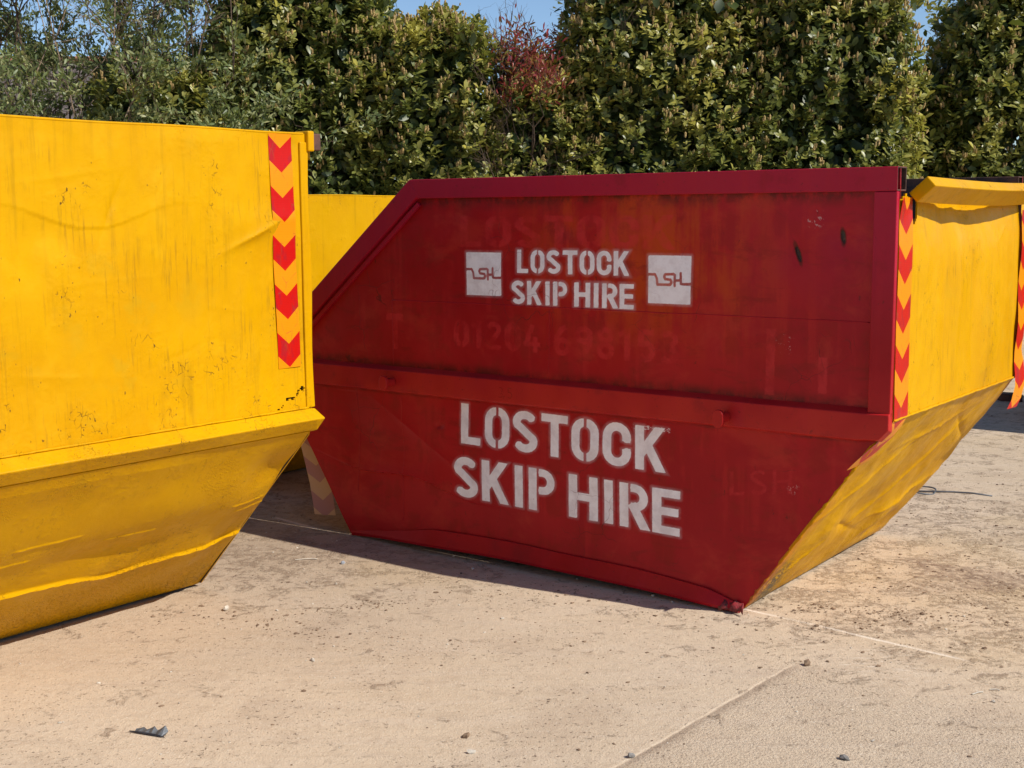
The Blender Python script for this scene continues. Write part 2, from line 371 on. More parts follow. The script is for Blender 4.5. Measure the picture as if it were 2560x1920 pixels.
def glyph(ch, x, y):
    mx, mn = np.maximum, np.minimum
    if ch == 'L': return mn(sd_rect(x, y, 0, 0, TK, 1), sd_rect(x, y, 0, 0, .52, .185)), .54
    if ch in 'O0':
        w = .64 if ch == 'O' else .58; d = sd_path(x, y, ringp(w), closed=True)
        return mx(d, -sd_rect(x, y, w / 2 - .032, -.2, w / 2 + .032, 1.2)), w
    if ch == 'S': return sd_path(x, y, S_P), .62
    if ch == 'T': return mn(sd_rect(x, y, 0, .81, .64, 1), sd_rect(x, y, .225, 0, .42, 1)), .64
    if ch == 'C':
        w = .64; r = .21; P = arc(w - h2 - r, 1 - h2 - r * 1.15, r, r * 1.15, -20, 90, 7) + arc(h2 + r, 1 - h2 - r * 1.15, r, r * 1.15, 90, 180, 7) + arc(h2 + r, h2 + r * 1.15, r, r * 1.15, 180, 270, 7) + arc(w - h2 - r, h2 + r * 1.15, r, r * 1.15, 270, 380, 7)
        return sd_path(x, y, P), w
    if ch == 'K':
        d = mn(sd_rect(x, y, 0, 0, TK, 1), mn(sd_box(x, y, (.12, .36), (.62, 1.12), .19), sd_box(x, y, (.25, .62), (.63, -.14), .2)))
        d = mx(d, sd_rect(x, y, 0, 0, .9, 1)); return d, .68
    if ch == 'I': return sd_rect(x, y, 0, 0, TK, 1), TK
    if ch in 'PR':
        g = TK + .05; r = .2
        bowl = sd_path(x, y, [(g, 1 - .09), (g + .08, 1 - .09)] + arc(g + .11, .70, .175, .205, 85, -85, 10) + [(g + .08, .49), (g, .49)], .18)
        d = mn(sd_rect(x, y, 0, 0, TK, 1), bowl)
        if ch == 'R': d = mn(d, mx(sd_box(x, y, (.27, .56), (.62, -.12), .2), sd_rect(x, y, 0, 0, .9, .6)))
        return d, .62 if ch == 'R' else .60
    if ch == 'H': return mn(mn(sd_rect(x, y, 0, 0, TK, 1), sd_rect(x, y, .47, 0, .665, 1)), sd_rect(x, y, .1, .42, .55, .60)), .665
    if ch == 'E': return mn(mn(sd_rect(x, y, 0, 0, TK, 1), sd_rect(x, y, 0, 0, .58, .18)), mn(sd_rect(x, y, 0, .42, .55, .60), sd_rect(x, y, 0, .82, .58, 1))), .58
    if ch == '1': return mn(sd_rect(x, y, .2, 0, .38, 1), sd_box(x, y, (.02, .78), (.3, .93), .15)), .46
    if ch == '2': return mn(sd_path(x, y, arc(.29, .72, .19, .19, 170, -30, 10) + [(.1, .1)], .17), sd_rect(x, y, .02, 0, .55, .17)), .6
    if ch == '4': return mn(mn(sd_box(x, y, (.33, .95), (.08, .28), .16), sd_rect(x, y, .02, .2, .58, .36)), sd_rect(x, y, .34, 0, .5, .55)), .62
    if ch == '6': return mn(sd_path(x, y, arc(.3, .3, .2, .21, 0, 360, 14), .17), sd_path(x, y, [(.1, .3), (.12, .6), (.25, .82), (.42, .93)], .17)), .6
    if ch == '9': return mn(sd_path(x, y, arc(.3, .7, .2, .21, 0, 360, 14), .17), sd_path(x, y, [(.5, .7), (.48, .4), (.35, .18), (.18, .07)], .17)), .6
    if ch == '8': return mn(sd_path(x, y, arc(.3, .27, .2, .19, 0, 360, 14), .17), sd_path(x, y, arc(.3, .74, .18, .17, 0, 360, 14), .17)), .6
    if ch == '5': return mn(mn(sd_rect(x, y, .07, .83, .54, 1), sd_rect(x, y, .07, .5, .24, 1)), sd_path(x, y, [(.1, .55)] + arc(.3, .33, .2, .24, 80, -150, 12), .17)), .6
    if ch == '3': return mn(sd_path(x, y, arc(.28, .73, .19, .18, 150, -80, 10), .16), sd_path(x, y, arc(.28, .28, .2, .2, 80, -150, 10), .17)), .6
    if ch == 'M': return mn(mn(sd_rect(x, y, 0, 0, .12, 1), sd_rect(x, y, .56, 0, .68, 1)), mn(sd_box(x, y, (.05, .95), (.34, .4), .12), sd_box(x, y, (.63, .95), (.34, .4), .12))), .7
    return np.full_like(x, 9.), .25
def text_sdf(txt, X, Y, x0, y0, width, height, gap=.088, space=.18, tilt=0.0, bold=0.0):
    """field of a line of text whose box starts at (x0,y0); tilt = fall in metres over the width"""
    adv = []; p = 0
    z = np.zeros(1)
    for c in txt:
        if c == ' ': p += space; continue
        p += .055 * (c == 'I'); adv.append((c, p)); p += glyph(c, z, z)[1] + gap + .055 * (c == 'I')
    tot = p - gap; kx = width / tot; D = np.full_like(X, 9.)
    Yt = (Y - y0 + tilt * (X - x0) / width) / height
    for c, a in adv:
        gx = (X - x0) / kx - a
        D = np.minimum(D, glyph(c, gx, Yt)[0])
    return (D - bold) * min(kx, height)
def decal(name, box, res, field, surf, mat, parent, lift=.0015):
    """mesh grid carrying a distance field, laid on the sheet described by surf(u,z)"""
    u0, u1, z0, z1 = box; nu = int((u1 - u0) / res); nz = int((z1 - z0) / res)
    U, Z = np.meshgrid(np.linspace(u0, u1, nu + 1), np.linspace(z0, z1, nz + 1))
    D = field(U, Z); V = np.stack(surf(U, Z, lift), -1).reshape(-1, 3)
    Dc = np.minimum(np.minimum(D[:-1, :-1], D[1:, :-1]), np.minimum(D[:-1, 1:], D[1:, 1:])); J, I = np.nonzero(Dc < .02)
    W = nu + 1; a = J * W + I; F = np.stack([a, a + 1, a + W + 1, a + W], 1)
    used = np.unique(F); rm = np.full(len(V), -1); rm[used] = np.arange(len(used))
    return poly(name, V[used], rm[F], mat, parent, smooth=True, attrs={'sdf': D.ravel()[used]})

# ------------------------------------------------------------------ the crimson and yellow skip
O1 = (1.3018, 4.3058); YAW1 = 2.49635 - math.pi; H1 = 1.645; ZM = .786; UBR = .5624; UBL = 2.579; W1 = 1.444
UTL = 2.165; ULOW = 3.10; ZLOW = 1.645 - (ULOW - UTL) * .525 / .641
root = empty('skip', (*O1, 0), YAW1)
tag(root, 'open dark red skip with white stencilled lettering and a yellow end, in the middle', 'skip', 'builders skips parked in the yard')
def uR(z): return np.where(z < ZM, UBR * (1 - z / ZM), 0.0)
def uL(z): return np.where(z < .80, UBL + (ULOW - UBL) * z / .80, np.where(z < ZLOW, ULOW, UTL + (H1 - z) * (ULOW - UTL) / (H1 - ZLOW)))
def bow(u): return .032 * np.sin(np.clip((u - UBR) / (UBL - UBR), 0, 1) * math.pi) ** .8
def side_dent(u, z):
    """outward bulge (metres) of the near sheet"""
    d = .010 * fbm(u * 1.6, z * 2.1, 3) + .004 * fbm(u * 5, z * 6, 9)
    ml = z < .69
    d = d + np.where(ml, -.016 * gss(u, z, 2.35, .40, .28, .13) + .012 * gss(u, z, 2.1, .33, .35, .08) - .010 * gss(u, z, 2.55, .55, .12, .10), 0)
    # creases: one ridge line sloping down from the rail, one across the lower left corner
    s1 = (z - .60) + (2.30 - u) * .55; d = d + np.where(ml & (u > 1.85), .009 * np.exp(-np.abs(s1) / .022) * gss(u, z, 2.15, .48, .22, .2), 0)
    s2 = (z - .315) - (u - 2.2) * .10 - .02 * np.sin((u - 2) * 9); d = d + np.where(ml, .011 * np.exp(-np.maximum(s2, 0) / .035) * (s2 > -.004) * gss(u, z, 2.2, .33, .36, .2), 0)
    d = d - .010 * gss(u, z, 2.03, .575, .022, .012) - .007 * gss(u, z, .375, 1.37, .05, .06) - .006 * gss(u, z, .2, 1.41, .04, .05)
    d = d - .006 * gss(u, z, 1.35, 1.43, .03, .03)
    d = d * np.clip((z - .02) / .08, 0, 1) * np.clip((H1 - z) / .1, 0, 1)
    return d
def side_surf(u, z, lift=0.0): return (-u, -side_dent(u, z) - lift, z)
def side_fn(s, t):
    z = t; a, b = uR(z), uL(z); u = a + (b - a) * s
    zz = np.where(z < .2, z + bow(u) * (1 - z / .2), z)
    return (-u, -side_dent(u, zz), zz)
def rows(n): return n
def side_far(s, t):
    z = t; a, b = uR(z) + .03 * np.clip(1 - z / .3, 0, 1), uL(z); u = a + (b - a) * s
    return (-u, W1 + 0 * u + .008 * fbm(u * 2, z * 2, 21), z)
far = slab('side_panel', side_far, (0, 1), (0.045, H1 - .004), 40, 30, (0, -.006, 0), MR, root, inner=MINT, fields={'white': lambda u, z: u * 0 + 9, 'ghost': lambda u, z: u * 0 + 9})

# upper end sheet: yellow, crumpled, torn at its top left corner
def end_dent(w, z):
    d = .014 * fbm(w * 2.2, z * 1.6, 31) + .006 * fbm(w * 6, z * 3, 37) + .003 * fbm(w * 16, z * 7, 41)
    d = d - .03 * gss(w, z, .75, 1.50, .55, .11) + .012 * gss(w, z, .62, 1.22, .05, .35) - .010 * gss(w, z, .5, 1.2, .05, .4)
    d = d + .014 * gss(w, z, 1.05, 1.0, .16, .22) - .012 * gss(w, z, .85, 1.05, .05, .22) + .012 * gss(w, z, .28, 1.30, .05, .10)
    k = (z - 1.36) - (w - 1.1) * .55; d = d + .004 * np.exp(-np.abs(k) / .03) * gss(w, z, 1.2, 1.4, .15, .2)
    return d * np.clip(w / .14, 0, 1) * np.clip((z - ZM) / .08, 0, 1)
WE = W1 + .03
def end_fn(w, z):
    lean = .03 * np.clip((z - 1.40) / .2, 0, 1) ** 2 * np.clip((w - .15) / .3, 0, 1)
    return (.001 + end_dent(w, z) - lean, w, z)
def end_cut(w, z):
    n = .018 * fbm(w * 22, z * 22, 5)
    hole = ((w - .168) / .042) ** 2 + ((z - 1.512 + .3 * (w - .168)) / .055) ** 2 + n * 20 < 1
    top = (z > 1.555 - .25 * np.abs(w - .08) + n) & (w < .20)
    return hole | top | (z > 1.59 + n * .5)
slab('end_panel', end_fn, (.004, WE), (ZM, H1 - .02), 150, 88, (-.006, 0, 0), MY, root, cut=end_cut, inner=MINT)
def lend_dent(w, t):
    d = .014 * fbm(w * 1.9, t * 1.5, 51) + .006 * fbm(w * 5, t * 4, 57) + .003 * fbm(w * 18, t * 9, 58)
    d = d + .022 * gss(w, t, .30, .35, .10, .10) - .016 * gss(w, t, .60, .40, .12, .15) + .018 * gss(w, t, 1.02, .30, .12, .16) - .02 * gss(w, t, 1.2, .12, .25, .08)
    for (wc, tc, sl_, ln, am, sg) in ((.32, .62, .55, .30, .010, .018), (.55, .30, -.35, .22, -.012, .020), (.95, .55, .9, .28, .012, .022), (1.15, .35, .25, .25, .014, .018), (.75, .80, .12, .3, .008, .014), (.20, .20, 1.1, .15, .010, .014), (1.25, .70, -.5, .2, -.010, .02)):
        s_ = (t - tc) - (w - wc) * sl_; d = d + am * np.exp(-np.abs(s_) / sg) * np.exp(-((w - wc) / ln) ** 2)
    d = d + .006 * fbm(w * 10, t * 8, 61)
    return d * np.clip(t / .08, 0, 1) * np.clip(w / .05, 0, 1)
NL = np.array([.813, -.582])
def lend_fn(w, s):
    t = s; L = math.hypot(UBR, ZM)
    x = -UBR + UBR * t / L; z = ZM * t / L
    d = lend_dent(w, t) - .015 * np.clip(1 - t / .22, 0, 1) ** 2 * (.25 + .75 * np.clip((w - .2) / 1.0, 0, 1))
    return (x + d * NL[0], w, np.maximum(z + d * NL[1], .004) + .010 * np.clip(1 - t / .1, 0, 1) * np.clip(w / .3, 0, 1))
slab('lower_end_panel', lend_fn, (.003, W1 + .005), (0.0, math.hypot(UBR, ZM) - .002), 220, 150, (-.006, 0, .004), MYC, root, inner=MINT)
ws = np.linspace(.01, W1, 150); V, F = tube(np.stack([.004 + ws * 0, ws, ZM + .002 * vnoise(ws * 25, ws * 0, 3)], -1), .0045 + .003 * vnoise(ws * 55, ws * 0, 7), 6); poly('weld_bead', V, F, MYC, root, True)
ts = np.linspace(0.03, .97, 120); V, F = tube(np.stack([-UBR * (1 - ts), .006 + ts * 0, ZM * ts], -1), .0055 + .005 * vnoise(ts * 60, ts * 0, 17), 6); poly('weld_bead', V, F, MYC, root, True)
# low loading end, floor and runners
def lowe(w, t): return (-(UBL + (ULOW - UBL) * t), w, .03 + .77 * t + 0 * w)
slab('low_end_panel', lowe, (.01, W1 - .01), (0, 1), 20, 14, (.006, 0, 0), MYL, root, inner=MINT)
def lowu(w, z): return (-ULOW + 0 * w, w, z)
slab('low_end_lip', lowu, (.0, W1), (.80, ZLOW), 10, 4, (.03, 0, 0), MY, root)
slab('floor_plate', lambda a, b: (-a, b, .034 + 0 * a), (UBR + .02, UBL - .02), (.012, W1 - .012), 12, 10, (0, 0, .006), MINT, root)
for yy in (.30, 1.1):
    bevel(extrude('floor_runner', None, [box_ring((-UBR - .1, yy, .016), (0, .04, 0), (0, 0, .015)), box_ring((-UBL + .1, yy, .016), (0, .04, 0), (0, 0, .015))], MRUST, root))

# top rim: hollow box section, open at the right-hand end
def hollow(name, p0, p1, inn, upv, wd, hh, parent, mat, t=.005, extra=0):
    """open box tube from p0 to p1; inn = direction of width, upv = direction of height"""
    p0, p1, inn, upv = (np.asarray(v, float) for v in (p0, p1, inn, upv)); V = []
    for p in (p0, p1):
        V += [p, p + inn * wd, p + inn * wd + upv * hh, p + upv * hh]
        V += [p + inn * t + upv * t, p + inn * (wd - t) + upv * t, p + inn * (wd - t) + upv * (hh - t), p + inn * t + upv * (hh - t)]
    F = []
    for i in range(4):
        j = (i + 1) % 4
        F += [(i, j, 8 + j, 8 + i), (4 + i, 12 + i, 12 + j, 4 + j), (i, 4 + i, 4 + j, j), (8 + i, 8 + j, 12 + j, 12 + i)]
    o = poly(name, V, F, mat, parent, fm=[0, 1, 1, 1] * 4)
    import bmesh
    bm = bmesh.new(); bm.from_mesh(o.data); bmesh.ops.recalc_face_normals(bm, faces=bm.faces); bm.to_mesh(o.data); bm.free()
    return bevel(o, .006, 2)
YO = -.024
hollow('top_rim', (.0, YO, H1 - .079), (-UTL + .0, YO, H1 - .079), (0, 1, 0), (0, 0, 1), .085, .081, root, [MRT, MRUST])
sl = np.array([-(ULOW - UTL), 0, -(H1 - ZLOW)]); sl /= np.linalg.norm(sl); pn = np.array([-sl[2], 0, sl[0]]);
pn = pn if pn[2] < 0 else -pn
p0 = np.array([-UTL, YO - .001, H1]); p1 = np.array([-ULOW, YO - .001, ZLOW])
hollow('sloping_rim', p0 + sl * .002, p1, (0, 1, 0), pn, .085, .085, root, [MRT, MRUST])
# inner angle edge running under the sloping rim
bevel(extrude('rim_angle', None, [box_ring(p + pn * .108, (0, .007, 0), pn * .010) for p in (p0 + sl * .03 + (0, .016, 0), p1 + (0, .016, 0))], MRT, root), .002)
hollow('top_rim', (.0, W1 - .06, H1 - .085), (-UTL, W1 - .06, H1 - .085), (0, 1, 0), (0, 0, 1), .07, .08, root, [MRUST, MRUST])
q0 = p0 + np.array([0, W1 - .035, -.004]); q1 = p1 + np.array([0, W1 - .035, -.004])
hollow('sloping_rim', q0, q1, (0, 1, 0), pn, .07, .08, root, [MRT, MRUST])
# corner post
bevel(extrude('corner_post', None, [box_ring((-.040, YO / 2 - .001 + .002, z), (.040, 0, 0), (0, -YO / 2, 0)) for z in (ZM + .012, H1 - .0805)], MRT, root), .003)
# side rail: flat face with a chamfered top, cut off at an angle at its right end
rail = []
for (u, zl) in ((.0, .758), (.035, .720), (.12, .714), (ULOW - .02, .714)):
    rail.append([(-u, .004, .826), (-u, -.034, .808), (-u, -.033, zl), (-u, .004, zl - .012)])
bevel(extrude('side_rail', None, rail, MRT, root), .003)
# seam along the upper sheet and vertical weld lines
us = np.linspace(.09, 2.29, 80); zs = 1.120 + .0025 * vnoise(us * 12, us * 0, 4)
sx, sy, szz = side_surf(us, zs); V, F = tube(np.stack([sx, sy + .0005, szz], -1), .0022 + .001 * vnoise(us * 30, us * 0, 8), 6); poly('weld_seam', V, F, MRT, root, True)
vs = []
for uu, z0, z1 in ((2.292, .83, 1.12), (2.25, .12, .68), (2.53, .22, .68), (1.44, .83, 1.11)):
    zz = np.linspace(z0, z1, 30); a, b, c = side_surf(np.full(30, uu) + .002 * vnoise(zz * 20, zz * 0, 6), zz); vs.append(tube(np.stack([a, b, c], -1), .0014, 5))
for V, F in vs: poly('vertical_weld', V, F, MRT, root, True)
# bottom lip, turned out and bowed
us = np.linspace(UBR + .0, UBL, 70); rings = []
for u in us:
    k = (u - UBR) / (UBL - UBR); zb = .004 + float(bow(np.array([u]))[0]); hgt = .058 + .012 * math.sin(k * 3) + .010 * vnoise(np.array([u * 3.]), np.array([1.]), 5)[0]
    out = .030 + .012 * vnoise(np.array([u * 2.3]), np.array([2.]), 5)[0]
    e = min(1, (1 - k) / .25, .35 + k / .10); out *= e; hgt = .015 + (hgt - .015) * e
    rings.append([(-u, .010, zb + hgt), (-u, -.004 - .25 * out, zb + hgt + .004), (-u, -.006 - out, zb + .012), (-u, -.002 - out, zb), (-u, .010, zb + .002)])
o = extrude('bottom_lip', None, rings, MRT, root); o.data.polygons.foreach_set('use_smooth', [True] * len(o.data.polygons))
try: o.data.set_sharp_from_angle(angle=math.radians(35))
except Exception: pass
# ragged fold of sheet at the front bottom corner
V = []; F = []
for i in range(9):
    a = i / 8; V += [(-UBR - .10 + .13 * a, -.030 + .010 * math.sin(i * 2.1), .010 + .006 * (i % 2)), (-UBR - .10 + .12 * a, -.012, .030 + .012 * (i % 3 == 0) + .015 * a)]
F = [(2 * i, 2 * i + 2, 2 * i + 3, 2 * i + 1) for i in range(8)]
o = poly('torn_corner', V, F, MR3, root, True); s_ = o.modifiers.new('t', 'SOLIDIFY'); s_.thickness = .004
# lifting lugs: stub pins with an oval plate
def lug(u, z):
    parts = []
    def disc(y0, y1, rx, rz, n=22):
        V = [];
        for yy in (y0, y1):
            for i in range(n):
                t = 2 * math.pi * i / n; V.append((-u + rx * math.copysign(abs(math.cos(t)) ** .75, math.cos(t)), yy, z + rz * math.copysign(abs(math.sin(t)) ** .85, math.sin(t))))
        F = [(i, (i + 1) % n, n + (i + 1) % n, n + i) for i in range(n)] + [tuple(range(n))[::-1], tuple(range(n, 2 * n))]
        return np.array(V), F
    V, F = merge([disc(-.036, -.090, .017, .019), disc(-.086, -.104, .023, .033)])
    o = poly('lifting_lug', V, F, MRT, root)
    import bmesh
    bm = bmesh.new(); bm.from_mesh(o.data); bmesh.ops.recalc_face_normals(bm, faces=bm.faces); bm.to_mesh(o.data); bm.free()
    bevel(o, .003, 2); return o
lug(2.27, .757); lug(.614, .750)

# bent box beam across the top of the end sheet
st = []
for k in np.linspace(0, 1, 26):
    w = .105 + k * (W1 + .05 - .105)
    xo = .038 + .030 * math.sin(k * math.pi) ; zc = 1.572 - .010 * math.sin(k * math.pi) - .002 * k
    th = math.radians(48 - 4 * k); a = np.array([math.cos(th), 0, -math.sin(th)]) ; b = np.array([math.sin(th), 0, math.cos(th)])
    st.append(box_ring((xo, w + .02 * 0, zc), a * .022, b * .0425))
o = extrude('end_beam', None, st, MY, root); bevel(o, .004, 2)
V, F = merge([tube([(.02, .150 + .02 * i, 1.535 + .004 * (i % 2)), (.04, .155 + .02 * i, 1.52)], .006, 5) for i in range(2)]); 
# ragged strip of old sheet standing behind the beam
ws = np.linspace(.19, W1 + .02, 60); V = []; F = []
for i, w in enumerate(ws):
    k = i / 59; zt = 1.610 - .010 * math.sin(k * math.pi) + .006 * vnoise(np.array([w * 25]), np.array([0.]), 2)[0]
    V += [(.030 + .03 * math.sin(k * math.pi), w, zt - .05), (.050 + .03 * math.sin(k * math.pi), w, zt)]
F = [(2 * i, 2 * i + 2, 2 * i + 3, 2 * i + 1) for i in range(59)]
o = poly('torn_edge', V, F, MY, root); s_ = o.modifiers.new('t', 'SOLIDIFY'); s_.thickness = .006

# reflective tape
def strip(name, pts, halfw, mats, parent, v0=0.0, lift=0.0, backmat=None):
    """pts: list of (centre, across-vector) stations"""
    V = []; UV = []; L = v0; prev = None; n = 5
    for c, a in pts:
        c = np.asarray(c, float); a = np.asarray(a, float)
        if prev is not None: L += np.linalg.norm(c - prev)
        prev = c
        for i in range(n):
            k = -1 + 2 * i / (n - 1); V.append(c + a * k * halfw); UV.append((k * halfw, L))
    F = []
    for j in range(len(pts) - 1):
        for i in range(n - 1): F.append((j * n + i, (j + 1) * n + i, (j + 1) * n + i + 1, j * n + i + 1))
    return poly(name, V, F, mats, parent, True, uv=UV)
pts = []
for z in np.linspace(1.545, ZM + .002, 46):
    x, w, _ = end_fn(np.array([.070]), np.array([z])); pts.append(((float(x[0]) + .004 + .004 * max(0, (z - 1.48)) / .06, .070, z), (-.12 * max(0, z - 1.46) / .08, 1, 0)))
pts.append(((-.012, .064, ZM - .035), (0, 1, .02))); pts.append(((-.040, .050, ZM - .075), (.02, 1, .0)))
pts.append(((-.075, .025, ZM - .115), (.05, .95, 0))); pts.append(((-.105, -.002, ZM - .155), (.12, .85, 0))); pts.append(((-.125, -.012, ZM - .175), (.12, .75, .05)))
strip('reflective_tape', pts, .066, MTAPEB, root)
pts = []
for z in np.linspace(1.50, .90, 30): pts.append(((.012 + .004 * math.sin(z * 20), W1 + .035 - .02 * (1.5 - z) / .6 + .003 * math.sin(z * 13), z), (.0, 1, 0)))
for a, y_, z in ((.014, W1 - .005, .85), (.018, W1 + .004, .80), (.020, W1 + .006, .75), (.012, W1 - .01, .69), (0, W1 - .03, .65)): pts.append(((a, y_ + .02, z), (.12, .95, 0)))
strip('reflective_tape', pts, .052, MTAPE, root, v0=.05)
pts = []
for z, u_, q in ((.62, 2.985, 0), (.50, 2.955, 0), (.40, 2.930, .1), (.30, 2.90, .1), (.20, 2.87, .1), (.10, 2.85, .1), (.045, 2.842, .1)): pts.append(((-u_, .085, z), (1, 0.25, q * .3)))
strip('peeled_tape', pts, .058, MTBACK, root, v0=.04)

# writing
def f_small(U, Z):
    X = -U
    D = text_sdf('LOSTOCK', X, Z, -1.600, 1.256, .545, .096)
    D = np.minimum(D, text_sdf('SKIP', X, Z, -1.629, 1.127, .276, .098)); D = np.minimum(D, text_sdf('HIRE', X, Z, -1.318, 1.127, .282, .098))
    return D
def f_big(U, Z):
    X = -U
    D = text_sdf('LOSTOCK', X, Z, -1.905, .512, 1.020, .176, tilt=.014)
    D = np.minimum(D, text_sdf('SKIP', X, Z, -1.943, .275, .528, .180, tilt=.010)); D = np.minimum(D, text_sdf('HIRE', X, Z, -1.341, .264, .517, .180, tilt=.010))
    return D
def f_logo(u0, u1, z0, z1):
    cx, cz = (u0 + u1) / 2, (z0 + z1) / 2; s = (u0 - u1)
    def f(U, Z):
        x = (cx - U) / s; y = (Z - cz) / (z1 - z0)      # -0.5..0.5
        D = sd_rect(x, y, -.5, -.5, .5, .5); t = .056
        P1 = [(-.56, .105), (-.345, .105), (-.30, .03), (-.285, -.105), (.0, -.105)]
        P2 = [(-.06, -.105), (.025, -.10), (.05, -.05), (.025, .0), (-.10, .012), (-.125, .06), (-.10, .11), (.095, .118)]
        P3 = [(.125, .10), (.125, -.125)]; P4 = [(.125, -.01), (.262, -.01)]; P5 = [(.26, .14), (.272, -.075), (.33, -.085), (.56, -.075)]
        C = np.full_like(x, 9.)
        for P in (P1, P2, P3, P4, P5):
            for a, b in zip(P[:-1], P[1:]): C = np.minimum(C, sd_caps(x, y, a, b, t))
        return np.maximum(D, -C) * s
    return f
def f_white(U, Z):
    D = np.full_like(U, 9.)
    for m_, f in (((Z > 1.09) & (Z < 1.40) & (U > .95) & (U < 1.70), f_small), ((Z > .2) & (Z < .73) & (U > .76) & (U < 2.0), f_big),
                  ((Z > 1.1) & (Z < 1.4) & (U > 1.66), f_logo(1.869, 1.683, 1.157, 1.338)), ((Z > 1.1) & (Z < 1.4) & (U < .995), f_logo(.971, .786, 1.155, 1.338))):
        D[m_] = np.minimum(D[m_], f(U[m_], Z[m_]))
    return D
def f_ghost(U, Z):
    X = -U
    D = text_sdf('01204', X, Z, -1.94, .93, .46, .120); D = np.minimum(D, text_sdf('698153', X, Z, -1.42, .925, .59, .128))
    D = np.minimum(D, text_sdf('LOSTOCK', X, Z, -1.90, 1.36, 1.05, .13))
    D = np.minimum(D, text_sdf('T', X, Z, -2.33, .90, .10, .16))
    D = np.minimum(D, sd_rect(X, Z, -.475, .84, -.44, 1.08)); D = np.minimum(D, sd_rect(X, Z, -.272, .86, -.24, .99))
    return D
def f_gl(U, Z): return .004 + text_sdf('LSH', -U, Z, -.62, .44, .26, .10, tilt=-.04)
def f_gh(U, Z): return np.minimum(f_ghost(U, Z), f_gl(U, Z))
side = slab('side_panel', side_fn, (0, 1), (0.0, H1 - .004), 740, 380, (0, .006, 0), MR, root, inner=MINT, fields={'white': f_white, 'ghost': f_gh})
side['label'] = 'dark red side with white stencilled words and two square emblems'
def rail_surf(u, z, lift): return (-u, -.0345 - lift + 0 * u, z)
decal('stamped_number', (1.50, 1.70, .71, .78), .002, lambda U, Z: text_sdf('35M', -U, Z, -1.68, .732, .135, .05, gap=.28, bold=-.055), rail_surf, MSTAMP, root, .0012)

